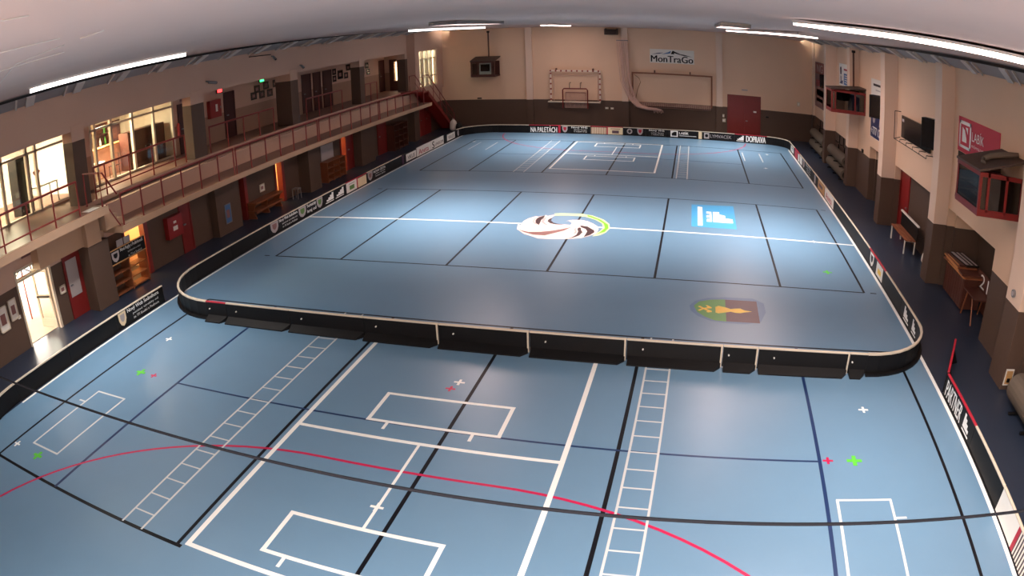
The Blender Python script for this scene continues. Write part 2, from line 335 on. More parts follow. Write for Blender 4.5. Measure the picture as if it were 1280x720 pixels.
# right wall: upper wall, niches below
NR = [(4.2, 7.3, 0, 2.43), (-1.8, 3.05, 0, 2.43), (-7.2, -3.3, 0, 2.43), (-15.0, -10.1, 0, 2.2)]
wall('wall_right', 'x', XR, XR+0.3, YN, YF, 0, 7.3, NR, 1.88, [M['dado'], M['cream']])
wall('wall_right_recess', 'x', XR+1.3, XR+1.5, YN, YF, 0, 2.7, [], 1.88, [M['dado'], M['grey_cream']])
for k, (a, b, z0, z1) in enumerate(NR):
    mb = MB()
    for y_ in (a-0.02, b-0.13): mb.box(XR+0.29, XR+1.32, y_, y_+0.15, 0, 1.88, 0); mb.box(XR+0.29, XR+1.32, y_, y_+0.15, 1.88, z1+0.1, 1)
    mb.box(XR+0.01, XR+1.35, a-0.02, b+0.02, z1, z1+0.12, 1)
    struct(mb.build('wall_niche', [M['dado'], M['cream']]))
mb = MB(); mb.box(12.42, 13.42, -1.95, 3.2, 0, 2.5); struct(mb.build('wall_niche_back', M['dado']))
for (y0, y1, xf) in ((15.3, 15.9, 11.46), (9.75, 10.35, 11.58), (3.1, 3.75, 11.5), (-3.25, -2.65, 11.6), (-9.95, -9.1, 11.66), (22.2, 22.7, 11.95)):
    mb = MB(); mb.box(xf, XR+0.05, y0, y1, 0, 1.88, 0); mb.box(xf, XR+0.05, y0, y1, 1.88, 6.74, 1)
    struct(mb.build('pillar_right', [M['dado'], M['pcream']], bevel=0.012))

# left side, ground level
HL = [(-12.76, -11.3, 0, 2.25), (-7.75, -6.72, 0, 2.0), (-1.17, -0.55, 0, 2.0), (1.82, 2.32, 0, 2.0), (7.85, 8.35, 0, 2.0), (17.6, 18.2, 0, 2.0)]
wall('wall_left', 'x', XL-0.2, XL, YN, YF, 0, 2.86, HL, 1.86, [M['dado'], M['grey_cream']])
for i, (a, b, z0, z1) in enumerate(HL):
    if i == 0: continue
    mb = MB(); x1 = XL-0.2; x0 = x1-1.6
    mb.box(x0-0.1, x0, a-0.6, b+0.6, 0, 2.3); mb.box(x0, x1, a-0.7, a-0.6, 0, 2.3); mb.box(x0, x1, b+0.6, b+0.7, 0, 2.3); mb.box(x0-0.1, x1, a-0.7, b+0.7, 2.3, 2.4)
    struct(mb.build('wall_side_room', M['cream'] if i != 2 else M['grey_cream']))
    if i != 2:  # unseen warm emitters, added so the doorways look bright
        lm = thing('wall_lamp', 'added warm light panel inside the lit doorway ' + ['', 'behind the signed shelf rack', '', 'behind the low bench rack', 'behind the rack under the whiteboard', 'near the far stairs'][i], 'lamp', (x0+0.06, (a+b)/2, 1.55))
        mb = MB(); mb.box(x0+0.03, x0+0.12, (a+b)/2-0.22, (a+b)/2+0.22, 1.2, 1.9); mb.build('glow_box', M['warm'], lm)
        mb = MB(); mb.box(x0, x0+0.03, (a+b)/2-0.26, (a+b)/2+0.26, 1.15, 1.95); mb.build('back_plate', M['white'], lm)
# concrete lintel above the near part, with a pilaster
mb = MB(); mb.box(-13.0, -12.5, -11.95, -9.0, 2.06, 2.86)
struct(mb.build('beam_left', M['slab']))
mb = MB(); mb.box(-13.0, -12.3, -9.95, -9.3, 2.02, 2.86); struct(mb.build('beam_bracket', M['slab'], bevel=0.01))
for (a, b, xf) in ((-9.95, -9.0, -12.33), (-2.87, -1.3, -12.6), (3.75, 4.75, -12.35), (9.3, 10.9, -12.5), (16.5, 17.3, -12.5)):
    mb = MB(); mb.box(XL-0.02, xf, a, b, 0, 2.1 if a > -9 else 2.03); struct(mb.build('pillar_left', M['dado'], bevel=0.012))
# walkway slab, gallery slab and balcony slab
mb = MB(); mb.box(-13.4, -11.75, -8.75, 17.6, 2.09, 2.29, 0); mb.box(-13.4, -11.8, -8.7, 17.55, 2.291, 2.3, 1); struct(mb.build('floor_walkway', [M['slab'], M['gfloor']]))
mb = MB(); mb.box(-16.2, -13.4, -9.2, YF, 2.85, 3.04, 0); mb.box(-16.2, -13.42, -9.2, YF, 3.041, 3.05, 1)
mb.box(-13.6, -13.4, -9.2, YF, 2.29, 2.9, 0); struct(mb.build('floor_gallery', [M['grey_cream'], M['gfloor']]))
mb = MB(); mb.box(-16.2, -11.78, YN, -9.2, 2.85, 3.09, 0); mb.box(-16.2, -11.85, YN, -9.22, 3.091, 3.1, 1); struct(mb.build('floor_balcony', [M['slab'], M['gfloor']]))
# upper wall over the gallery opening
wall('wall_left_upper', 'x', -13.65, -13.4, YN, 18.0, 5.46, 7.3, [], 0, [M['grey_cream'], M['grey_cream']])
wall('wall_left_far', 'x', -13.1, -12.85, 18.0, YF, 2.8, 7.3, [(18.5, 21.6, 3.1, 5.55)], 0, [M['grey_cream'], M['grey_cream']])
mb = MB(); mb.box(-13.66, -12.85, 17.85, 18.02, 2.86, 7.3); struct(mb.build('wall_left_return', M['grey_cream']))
# gallery ceiling
mb = MB(); mb.box(-20.2, -13.6, YN, 18.9, 5.62, 5.72); struct(mb.build('ceiling_gallery', M['grey_cream']))
# pillars on the gallery edge
for (y0, y1, xw) in ((-9.2, -8.6, -13.95), (-2.9, -2.1, -13.85), (4.3, 4.95, -14.25), (11.3, 11.85, -13.95), (17.5, 18.05, -13.95)):
    mb = MB(); mb.box(xw, -13.38, y0, y1, 3.05, 5.12, 0); mb.box(xw, -13.38, y0, y1, 5.12, 5.63, 1)
    struct(mb.build('pillar_gallery', [M['dado'], M['grey_cream']], bevel=0.01))
# gallery back wall with glazed fronts
XB = -15.35
HB = [(-13.9, -7.75, 3.1, 5.47), (-6.8, -1.88, 3.08, 5.5)]
wall('wall_gallery', 'x', XB-0.2, XB, YN, 18.8, 3.05, 5.63, HB, 4.25, [M['tan'], M['grey_cream']])

def glazed(name, y0, y1, z0, z1, ztr, mull):
    o = MB()
    for y in mull: o.box(XB-0.12, XB+0.02, y-0.05, y+0.05, z0, z1)
    o.box(XB-0.12, XB+0.02, y0, y1, z0, z0+0.07); o.box(XB-0.12, XB+0.02, y0, y1, z1-0.07, z1); o.box(XB-0.12, XB+0.02, y0, y1, ztr-0.04, ztr+0.04)
    fr = struct(o.build(name, M['offw'])); fr['_w'] = (0,0,0)
    for a, b in zip(mull[:-1], mull[1:]):
        for (p, q) in ((z0+0.07, ztr-0.04), (ztr+0.04, z1-0.07)):
            g = MB(); g.box(XB-0.06, XB-0.05, a+0.05, b-0.05, p, q); g.build('pane', M['glass'], fr)
    return fr
glazed('window_1', -13.9, -7.75, 3.1, 5.47, 5.12, [-13.85, -12.4, -11.2, -10.0, -9.55, -8.0, -7.8])
glazed('window_2', -6.8, -1.88, 3.08, 5.5, 5.12, [-6.75, -6.5, -5.6, -4.38, -3.12, -1.93])
# rooms behind the glazing
def room(name, y0, y1, x0, mats):
    for suf, bx in (('back', (x0-0.1, x0, y0, y1, 3.0, 5.63)), ('near', (x0, XB-0.2, y0-0.1, y0, 3.0, 5.63)), ('far', (x0, XB-0.2, y1, y1+0.1, 3.0, 5.63))):
        mb = MB(); mb.box(*bx); struct(mb.build(name + '_' + suf, mats[0]))
    mb = MB(); mb.box(x0, XB-0.2, y0, y1, 2.95, 3.07); struct(mb.build('floor' + name[4:], mats[1]))
room('wall_club_room', -14.6, -7.3, -20.0, [M['white'], M['gfloor']])
room('wall_buffet', -7.1, -1.6, -19.2, [M['offw'], M['gfloor']])
for y, x, lab in ((-12.3, -17.6, 'added glowing panel brightening the near glazed room, first'), (-9.6, -17.6, 'added glowing panel brightening the near glazed room, by the curtains'), (-5.6, -17.0, 'added glowing panel brightening the buffet above the orange counter')):  # unseen emissive panels added to make the glazed rooms bright
    lm = thing('ceiling_panel_lamp', lab, 'lamp', (x, y, 5.55))
    a = MB(); a.box(x-0.75, x+0.75, y-0.55, y+0.55, 5.55, 5.62); a.build('frame', M['white'], lm)
    a = MB(); a.box(x-0.7, x+0.7, y-0.5, y+0.5, 5.53, 5.549); a.build('diffuser', M['buffet_fill' if y > -7 else 'room_fill'], lm)

# ------------------------------------------------------------------ camera (wide lens with barrel distortion)
cam = bpy.data.cameras.new('camera'); co = bpy.data.objects.new('camera', cam); C.objects.link(co)
R = Matrix(((0.96686952, -0.06502606, 0.24685006), (0.25345661, 0.35963676, -0.89800955), (-0.03038233, 0.93082383, 0.36420311)))
co.matrix_world = Matrix.Translation((3.892, -22.327, 6.672)) @ R.to_4x4()
cam.type = 'PANO'; cam.sensor_width = 36; cam.sensor_fit = 'HORIZONTAL'
cc = cam if hasattr(cam, 'panorama_type') else cam.cycles
cc.panorama_type = 'FISHEYE_LENS_POLYNOMIAL'
cc.fisheye_fov = 3.0
A_ = (0.726939735, -0.0106548891, 0.0603689625, 0.0109231447)
cc.fisheye_polynomial_k0 = 0
for i, a in enumerate(A_): setattr(cc, 'fisheye_polynomial_k%d' % (i+1), -a/18**(i+1))
cam.clip_start = 0.05; cam.clip_end = 200
bpy.context.scene.camera = co
#PERSP

# ------------------------------------------------------------------ world, view
w = bpy.data.worlds.new('world'); bpy.context.scene.world = w; w.use_nodes = True
bg = w.node_tree.nodes['Background']
bg.inputs[0].default_value = lin((255, 244, 226)); bg.inputs[1].default_value = 24.0
sc = bpy.context.scene
sc.view_settings.view_transform = 'Standard'; sc.view_settings.look = 'None'; sc.view_settings.gamma = 1; sc.view_settings.use_curve_mapping = False
sc.view_settings.exposure = 0.0
sc.cycles.use_denoising = True
sc.cycles.max_bounces = 10; sc.cycles.diffuse_bounces = 6; sc.cycles.sample_clamp_indirect = 6.0

# ------------------------------------------------------------------ ceiling lamps
def lamp(label, p, q, w_, drop, m='lamp', cover=0.0):
    p, q = Vector(p), Vector(q); mid = (p+q)/2; d = (q-p); L = d.length; rz = math.atan2(d.y, d.x); sl = -math.asin(d.z/L)
    t = thing('ceiling_lamp', label, 'lamp', tuple(mid), 'long ceiling lamps')
    a = MB(); n = Vector((-math.sin(rz), math.cos(rz), 0))
    a.obox(mid + Vector((0,0,drop/2+(0.012 if w_ > 0.3 else 0.045))), (L, w_, drop), rz, ry=sl); a.build('housing', M['white'], t)
    b = MB(); b.obox(mid, (L-0.04, w_-0.04, (0.05 if w_ > 0.3 else 0.1) if not cover else 0.02), rz, ry=sl); b.build('diffuser', M[m], t)
    if cover:
        c = MB()
        for s in (-1, 1): c.obox(mid + n*s*(w_/2+0.01) + Vector((0,0,0.01-cover/2)), (L+0.04, 0.02, cover+0.04), rz, ry=sl)
        for s in (-1, 1): c.obox(mid + d.normalized()*s*(L/2+0.01) + Vector((0,0,0.01-cover/2)), (0.02, w_+0.02, cover+0.04), rz)
        for k in range(1, 6): c.obox(mid + d*(k/6-0.5) + Vector((0,0,-0.01-cover/2)), (0.015, w_, cover-0.02), rz)
        c.build('side_louvre', M['grey'], t)
    # hangers up to the ceiling
    for f in (-0.4, 0.4):
        h = MB(); c_ = mid + d*f; h.tube([(c_.x, c_.y, c_.z), (c_.x, c_.y, zc(c_.x, c_.y)+0.02)], 0.012)
        h.build('hanger', M['grey'], t)
lamp('thin glowing strip lamp above the glazed rooms, nearest on the left', (-9.2,-13.6,7.0), (-9.2,-7.8,7.0), 0.25, 0.04, 'lampdim')
lamp('thin glowing strip lamp above the far end of the gallery', (-9.4,9.1,6.88), (-9.2,20.6,6.85), 0.25, 0.04, 'lampdim')
lamp('wide glowing ceiling lamp at upper right, largest in the photo', (6.1,-10.2,6.99), (9.0,-15.5,6.99), 1.0, 0.04)
lamp('glowing ceiling lamp ahead of the largest one, towards the far door', (6.0,13.0,6.89), (8.05,1.6,6.90), 0.8, 0.04)
lamp('short glowing ceiling lamp near the middle of the far wall', (-3.9,14.5,6.865), (-3.9,20.6,6.85), 0.6, 0.04)
lamp('louvred ceiling lamp above the centre line, seen edge on', (-3.8,-1.5,7.01), (-3.8,4.0,7.0), 0.9, 0.03, 'lamphot', 0.08)
lamp('louvred ceiling lamp on the right above the centre line, seen edge on', (5.2,-1.8,7.01), (5.2,3.0,7.0), 0.9, 0.03, 'lamphot', 0.08)
lamp('added unseen ceiling lamp above the viewpoint, brightening the near floor', (3.9,-24.2,7.0), (3.9,-22.6,7.0), 1.2, 0.04)  # out of view behind the camera, added to brighten the near floor
# bare area lights added to throw bright bands on the floor
def beam(x, y, z, sx, sy, power, spread=95, col=(1.0, 0.93, 0.88)):
    l = bpy.data.lights.new('lamp_beam', 'AREA'); l.shape = 'RECTANGLE'; l.size = sx; l.size_y = sy; l.energy = power; l.spread = math.radians(spread); l.color = col
    o = bpy.data.objects.new('lamp_beam', l); C.objects.link(o); o.location = (x, y, z)
BP = 0.3
beam(-5.0, 0.2, 6.84, 1.5, 3.2, 800*BP, 82); beam(0.6, 0.2, 6.84, 1.5, 3.2, 600*BP, 82); beam(6.8, 0.2, 6.84, 1.5, 3.2, 800*BP, 82)
beam(-3.9, 15.6, 6.82, 0.8, 4.5, 1150*BP); beam(6.2, 16.8, 6.82, 0.7, 4.5, 1150*BP)
beam(3.9, -23.4, 6.96, 1.1, 1.5, 8500*BP, 165); beam(7.5, -13.0, 6.93, 0.8, 4.0, 450*BP); beam(-9.2, -12.0, 6.93, 0.2, 4.5, 700*BP)
# thin pale tubes under the ceiling near the viewpoint
for p, q in (((0.22,-20.15),(0.26,-19.63)), ((-1.38,-19.21),(-1.0,-18.64)), ((-3.44,-18.0),(-1.04,-19.22)), ((-1.04,-19.22),(-0.28,-19.18)), ((-0.03,-19.2),(0.23,-19.17)), ((1.49,-20.9),(1.48,-20.73)), ((-8.26,-14.08),(-8.96,-12.81))):
    a = MB(); a.tube([(p[0],p[1],7.06),(q[0],q[1],7.06)], 0.004, 6); CEIL['_w'] = (0,0,0); a.build('pale_tube', M['batten'], CEIL)

# ------------------------------------------------------------------ rink boards
UP = Vector((0,0,1))
class Face:
    """inner face of a board: positions given along the world axis that the board runs along"""
    def __init__(s, t, p, nin, axis, sign):
        s.t, s.p, s.n, s.axis, s.sign = t, Vector(p), Vector(nin), axis, sign
        s.right = (-s.n).cross(UP)
    def at(s, a, z, d=0.004):
        v = s.p.copy()
        if s.axis == 'y': v.y = a
        else: v.x = a
        v.z = z
        return v + s.n*d
    def rect(s, a0, a1, z0, z1, m, name='ad_panel', d=0.004, label=None):
        mb = MB(); mb.prism([s.at(a0, z0, d), s.at(a1, z0, d), s.at(a1, z1, d), s.at(a0, z1, d)], -s.n*0.003)
        o = mb.build(name, M[m], s.t)
        if label: o['label'] = label
    def poly(s, pts, m, name, d=0.006, parent=None):
        mb = MB(); mb.prism([s.at(a, z, d) for a, z in pts], -s.n*0.002); return mb.build(name, M[m], parent or s.t)
    def txt(s, body, a0, a1, z0, z1, m='line_w', bold=0.0, name='lettering'):
        lo = a0 if s.sign*(a1-a0) > 0 else a1
        text(body, name, s.t, s.at(lo, z0, 0), s.right, UP, z1-z0, abs(a1-a0), M[m], 0.008, bold)
    def shield(s, a0, a1, m='lgrey', inner='mbrown', z0=0.06, z1=0.46):
        c, w = (a0+a1)/2, abs(a1-a0)/2
        def sh(k, zz0, zz1): return [(c-w*k, zz1), (c+w*k, zz1), (c+w*k*0.95, zz0+(zz1-zz0)*0.45), (c+w*k*0.6, zz0+(zz1-zz0)*0.15), (c, zz0), (c-w*k*0.6, zz0+(zz1-zz0)*0.15), (c-w*k*0.95, zz0+(zz1-zz0)*0.45)]
        b_ = s.poly(sh(1, z0, z1), m, 'shield_badge'); s.poly(sh(0.55, z0+0.12, z1-0.06), inner, 'shield_mark', 0.009, b_)
    def steps(s, a0, a1, m='line_w', z0=0.14, z1=0.42):
        w = (a1-a0)/4; h = (z1-z0)/4
        s.poly([(a0, z0), (a0+4*w, z0), (a0+4*w, z1), (a0+3*w, z1), (a0+3*w, z0+3*h), (a0+2*w, z0+3*h), (a0+2*w, z0+2*h), (a0+w, z0+2*h), (a0+w, z0+h), (a0, z0+h)], m, 'step_logo')
        s.rect(a0-0.15*abs(w)*4, a1, z0-0.07, z0-0.035, m, 'underline', 0.006)
    def disc(s, a, r, m, name='round_badge', z=0.27):
        s.poly([(a+r*math.cos(k*PI/8), z+r*math.sin(k*PI/8)) for k in range(16)], m, name)
def small_lines(f, a0, a1, lines, m='line_w'):
    n = len(lines); top = 0.45
    f.txt(lines[0], a0, a1, 0.31, top, m, 0.01)
    L = a1-a0
    for k, t in enumerate(lines[1:]): f.txt(t, a0+0.15*L, a1-0.04*L, 0.2-0.11*k, 0.275-0.11*k, m)

def board(p, q, nin, label, rail='offw', group='rink boards', joint=False, feet=True, foot_side=-1):
    p, q, nin = Vector((p[0], p[1], 0)), Vector((q[0], q[1], 0)), Vector((nin[0], nin[1], 0)).normalized()
    mid = (p+q)/2; d = q-p; L = d.length; rz = math.atan2(d.y, d.x); e = d.normalized(); out = -nin
    t = thing('rink_board', label, 'rink board', tuple(mid), group)
    a = MB(); a.obox(mid + out*0.02 + UP*0.255, (L-0.012, 0.035, 0.45), rz); a.build('panel', M['board'], t)
    a = MB(); a.obox(mid + out*0.02 + UP*0.49, (L-0.008, 0.06, 0.04), rz); a.build('top_rail', M[rail], t, bevel=0.012)
    if feet:
        a = MB(); c0, c1 = p + e*0.03, q - e*0.16
        # sloping base flange behind the panel, with a cut corner
        prof = [c0 + out*0.03, q - e*0.03 + out*0.03, q - e*0.03 + out*0.08, c1 + out*0.26, c0 + out*0.26]
        base = [v + UP*0.0 for v in prof]; topv = [prof[0]+UP*0.13, prof[1]+UP*0.13, prof[2]+UP*0.11, prof[3]+UP*0.03, prof[4]+UP*0.03]
        n = 5; a.add(base+topv, [(4,3,2,1,0), (5,6,7,8,9)] + [(i, (i+1) % n, n+(i+1) % n, n+i) for i in range(n)])
        a.build('base_flange', M['black'], t)
        a = MB(); c = p + e*(0.17*L) + out*0.04 + UP*0.30; a.tube([c, c+out*0.035], 0.017, 10); a.build('bolt_cap', M['white'], t)
    else:
        a = MB(); a.obox(mid + out*0.03 + UP*0.015, (L-0.012, 0.08, 0.03), rz); a.build('base_strip', M['board'], t)
        for k in (0.2, 0.8):
            a = MB(); c = p + e*(k*L); a.add([c+out*0.04-e*0.02, c+out*0.3-e*0.02, c+out*0.04-e*0.02+UP*0.42, c+out*0.04+e*0.02, c+out*0.3+e*0.02, c+out*0.04+e*0.02+UP*0.42], [(0,1,2),(3,5,4),(0,3,4,1),(1,4,5,2),(2,5,3,0)])
            a.build('support_leg', M['black'], t)
    if joint:
        a = MB(); a.obox(q - e*0.03 + out*0.05 + UP*0.25, (0.035, 0.03, 0.46), rz); a.build('joint_strip', M['offw'], t)
    return t
def curved(cx, cy, r, a0, a1, label, rail='offw', seg=10, group='rink boards'):
    """quarter corner board: inner face of radius r about (cx, cy)"""
    am = (a0+a1)/2
    t = thing('rink_board', label, 'rink board', (cx+r*math.cos(am), cy+r*math.sin(am), 0), group)
    def ring(ri, ro, z0, z1, name, m):
        mb = MB(); vs = []
        for k in range(seg+1):
            a = a0+(a1-a0)*k/seg; c, s = math.cos(a), math.sin(a)
            vs += [(cx+ri*c, cy+ri*s, z0), (cx+ro*c, cy+ro*s, z0), (cx+ro*c, cy+ro*s, z1), (cx+ri*c, cy+ri*s, z1)]
        fs = []
        for k in range(seg):
            o = 4*k
            for j in range(4): fs.append((o+j, o+(j+1) % 4, o+4+(j+1) % 4, o+4+j))
        fs += [(0,1,2,3), tuple(4*seg+i for i in (3,2,1,0))]
        mb.add(vs, fs); return mb.build(name, m, t, smooth=False)
    ring(r, r+0.035, 0.03, 0.48, 'panel', M['board']); ring(r-0.015, r+0.05, 0.47, 0.51, 'top_rail', M[rail])
    ring(r+0.03, r+0.13, 0.0, 0.05, 'base_flange', M['black'])
    return t

XBL, XBR, YBF, YBN = -10.36, 9.87, 19.95, -9.40
def lb(y0, y1, label, rail='offw'):
    t = board((XBL, y0), (XBL, y1), (1,0), label, rail, feet=False); return Face(t, (XBL,0,0), (1,0,0), 'y', 1)
def fb(x0, x1, label, rail='offw'):
    t = board((x0, YBF), (x1, YBF), (0,-1), label, rail, feet=False); return Face(t, (0,YBF,0), (0,-1,0), 'x', 1)
def rb(y0, y1, label, rail='offw'):
    t = board((XBR, y0), (XBR, y1), (-1,0), label, rail, feet=False); return Face(t, (XBR,0,0), (-1,0,0), 'y', -1)
# left side
lb(-7.0, -5.0, 'plain black rink board on the left side, next to the near left corner')
lb(-5.0, -2.75, 'plain black rink board on the left side, second from the near corner')
f = lb(-2.75, -0.58, 'black rink board with shield and three text lines, just before the centre line, left side')
f.shield(-2.55, -2.02); small_lines(f, -1.95, -0.63, ['Nový Web Sedmihora', 'poctivé výrobky od', 'ze Tří Studní a Podhora'])
f = lb(-0.58, 1.42, 'black rink board with two pale emblems and block letters, left end of centre line')
f.shield(-0.54, 0.02, 'lgrey', 'adgreen'); f.txt('Turistický', 0.08, 0.8, 0.29, 0.44, 'line_w', 0.012); f.txt('kraj od', 0.1, 0.8, 0.08, 0.24, 'line_w', 0.012); f.shield(0.87, 1.35, 'lgrey', 'adgreen')
f = lb(1.42, 3.42, 'black rink board with two white stepped logos on the left side')
f.steps(1.68, 2.28); f.steps(2.55, 3.2)
f = lb(3.42, 5.5, 'rink board with a white green-marked advert and a cream advert on the left side', 'adred')
f.rect(3.46, 4.44, 0.02, 0.47, 'white', 'ad_panel'); f.rect(3.75, 4.2, 0.12, 0.3, 'adgreen', 'ad_mark', 0.008); f.rect(3.7, 4.25, 0.36, 0.4, 'lgrey', 'ad_line', 0.008)
f.rect(4.44, 4.55, 0.02, 0.47, 'adred', 'ad_edge'); f.rect(4.55, 5.42, 0.02, 0.44, 'adcream', 'ad_panel')
f = lb(5.5, 7.6, 'black rink board with a narrow shield and text beside the cream advert')
f.shield(5.58, 6.08); small_lines(f, 6.18, 7.5, ['NOVÁ CESTA', 'pojďte s námi hrát', 'florbal pro všechny'])
lb(7.6, 9.5, 'plain black rink board left of the purple one on the left side')
f = lb(9.5, 11.45, 'dark rink board with purple strip and small white VKUS advert, before the white banner', 'black')
f.rect(9.52, 9.75, 0.03, 0.47, 'purple', 'ad_edge'); f.rect(10.05, 11.4, 0.06, 0.44, 'white', 'ad_panel'); f.txt('VKUS', 10.25, 11.2, 0.13, 0.34, 'board', 0.0)
f = lb(11.45, 13.55, 'white rink board with red script, first half of the long white banner', 'white')
f.rect(11.47, 13.54, 0.02, 0.47, 'white', 'ad_panel'); f.txt('Aneta', 11.75, 13.2, 0.1, 0.38, 'adred', 0.01)
f = lb(13.55, 15.65, 'white rink board with black S and dark letters, second half of the white banner', 'white')
f.rect(13.56, 15.62, 0.02, 0.47, 'white', 'ad_panel'); f.txt('S', 13.75, 14.1, 0.06, 0.44, 'board', 0.02); f.txt('UNISOM', 14.2, 15.5, 0.14, 0.3, 'cbrown', 0.01)
f = lb(15.65, 17.9, 'dark rink board with a small white VKUS advert, beyond the long white banner', 'black')
f.rect(16.2, 17.6, 0.06, 0.44, 'white', 'ad_panel'); f.txt('VKUS', 16.4, 17.4, 0.13, 0.34, 'board', 0.0)
t = curved(XBL+2.05, YBF-2.05, 2.05, PI, PI/2, 'curved black rink board at the far left corner below the stairs')
f = Face(t, (XBL+0.03,0,0), (1,0,0), 'y', 1); f.disc(18.15, 0.2, 'lgrey')
# far end
fb(-8.31, -6.3, 'plain black rink board at the far end, left of the NA PALETÁCH board')
f = fb(-6.3, -4.28, 'rink board reading NA PALETÁCH in white at the far end', 'adred')
f.txt('NA PALETÁCH', -6.2, -4.52, 0.05, 0.46, 'line_w', 0.01); f.rect(-4.45, -4.3, 0.02, 0.47, 'adred', 'ad_edge')
f = fb(-4.28, -2.45, 'black rink board with a reddish shield and three text lines, right of NA PALETÁCH')
f.shield(-4.2, -3.86, 'lgrey', 'adred'); small_lines(f, -3.62, -2.62, ['Nový VHS', 'partner florbalu', 'v našem kraji'])
f = fb(-2.45, -0.42, 'rink board with a striped cream advert and a yellowish advert behind the far goal area', 'adred')
f.rect(-2.4, -1.44, 0.03, 0.44, 'adstripe', 'ad_panel'); f.rect(-1.44, -1.36, 0.0, 0.47, 'adred', 'ad_edge'); f.rect(-1.36, -0.44, 0.02, 0.47, 'adcream', 'ad_panel'); f.rect(-1.1, -0.68, 0.1, 0.28, 'cbrown', 'ad_mark', 0.008); f.rect(-1.2, -0.6, 0.36, 0.4, 'mbrown', 'ad_line', 0.008)
f = fb(-0.42, 0.98, 'black rink board with a round pale badge and a shield behind the far goal area')
f.disc(-0.02, 0.17, 'lgrey'); f.disc(-0.02, 0.09, 'board', 'badge_mark'); f.shield(0.45, 0.8, 'lgrey', 'adred')
f = fb(0.98, 2.4, 'black rink board with three white text lines, left of the LABÍK board')
small_lines(f, 1.18, 2.12, ['Nový VHS', 'partner florbalu', 'v našem kraji'])
f = fb(2.4, 4.46, 'black rink board with a white square logo and LABÍK at the far end')
f.rect(2.5, 2.96, 0.07, 0.44, 'line_w', 'logo_square'); f.poly([(2.58,0.13),(2.88,0.13),(2.88,0.38),(2.72,0.38),(2.58,0.28)], 'board', 'logo_mark', 0.008)
f.txt('LABÍK', 3.04, 3.62, 0.24, 0.42, 'line_w', 0.015); f.rect(3.04, 4.1, 0.13, 0.17, 'line_g', 'text_line'); f.rect(4.24, 4.44, 0.0, 0.47, 'adcream', 'ad_edge')
f = fb(4.46, 6.5, 'black rink board with a pale square logo and thin LYMVACEK letters at the far end')
f.rect(4.58, 4.9, 0.08, 0.44, 'lgrey', 'logo_square'); f.disc(4.74, 0.1, 'board', 'logo_mark', 0.26); f.txt('LYMVACEK', 4.96, 6.3, 0.16, 0.36, 'lgrey', 0.0)
f = fb(6.5, 8.57, 'rink board with a stepped logo reading DOPRAVA, in front of the red double door', 'adred')
f.steps(6.68, 7.08); f.txt('DOPRAVA', 7.22, 8.5, 0.06, 0.44, 'line_w', 0.02)
curved(XBR-1.3, YBF-1.3, 1.3, PI/2, 0, 'curved black rink board at the far right corner')
# right side
f = rb(18.65, 16.55, 'rink board with dark lettering on a white block, next to the far right corner')
f.rect(18.1, 16.9, 0.08, 0.42, 'line_w', 'ad_panel'); f.txt('FLORBAL', 17.9, 17.0, 0.26, 0.37, 'board', 0.02); f.txt('junior', 17.9, 17.2, 0.13, 0.21, 'board', 0.01)
f = rb(16.55, 14.5, 'crimson topped rink board with a crimson and white advert, right side', 'adred')
f.rect(16.4, 15.3, 0.04, 0.45, 'adred', 'ad_panel'); f.rect(15.1, 14.55, 0.04, 0.45, 'white', 'ad_panel')
f = rb(14.5, 12.45, 'rink board with a white advert and a grey shield, beyond the second right pillar')
f.rect(14.4, 13.6, 0.05, 0.45, 'white', 'ad_panel'); f.shield(13.3, 12.7)
f = rb(12.45, 10.4, 'rink board with small white text lines, third from the ochre advert')
small_lines(f, 12.2, 10.7, ['Nový Web', 'poctivé výrobky', 'z Podhora'])
f = rb(10.4, 8.6, 'dark rink board with a narrow white strip just beyond the ochre advert')
f.rect(9.6, 9.2, 0.05, 0.45, 'lgrey', 'ad_panel')
f = rb(8.6, 6.72, 'rink board with an ochre advert on the right side')
f.rect(8.5, 6.8, 0.03, 0.46, 'adochre', 'ad_panel'); f.rect(8.2, 7.3, 0.2, 0.34, 'cbrown', 'ad_mark', 0.008)
f = rb(6.72, 4.6, 'white rink board with red script letters on the right side')
f.rect(6.7, 4.64, 0.02, 0.47, 'white', 'ad_panel'); f.txt('Aneta', 6.4, 5.0, 0.1, 0.36, 'adred', 0.01)
rb(4.6, 2.4, 'plain black rink board just beyond the right end of the centre line')
rb(2.4, 0.3, 'plain black rink board at the right end of the centre line')
rb(0.3, -1.8, 'plain black rink board just beyond the crimson railed notice board')
f = rb(-1.8, -3.95, 'crimson railed rink board with a white emblem and a white notice, opposite the bench', 'adred')
f.shield(-2.0, -2.5, 'white', 'board'); f.rect(-2.9, -3.7, 0.05, 0.45, 'paper', 'ad_panel'); f.rect(-3.1, -3.5, 0.15, 0.3, 'cyellow', 'ad_mark', 0.008)
rb(-3.95, -5.9, 'plain black rink board between the notice board and the stepped logos on the right')
f = rb(-5.9, -7.6, 'rink board with two white stepped logos by the near right corner')
f.steps(-6.75, -6.3); f.steps(-7.5, -7.15)
curved(XBR-1.85, YBN+1.85, 1.85, 0, -PI/2, 'curved black rink board at the near right corner')
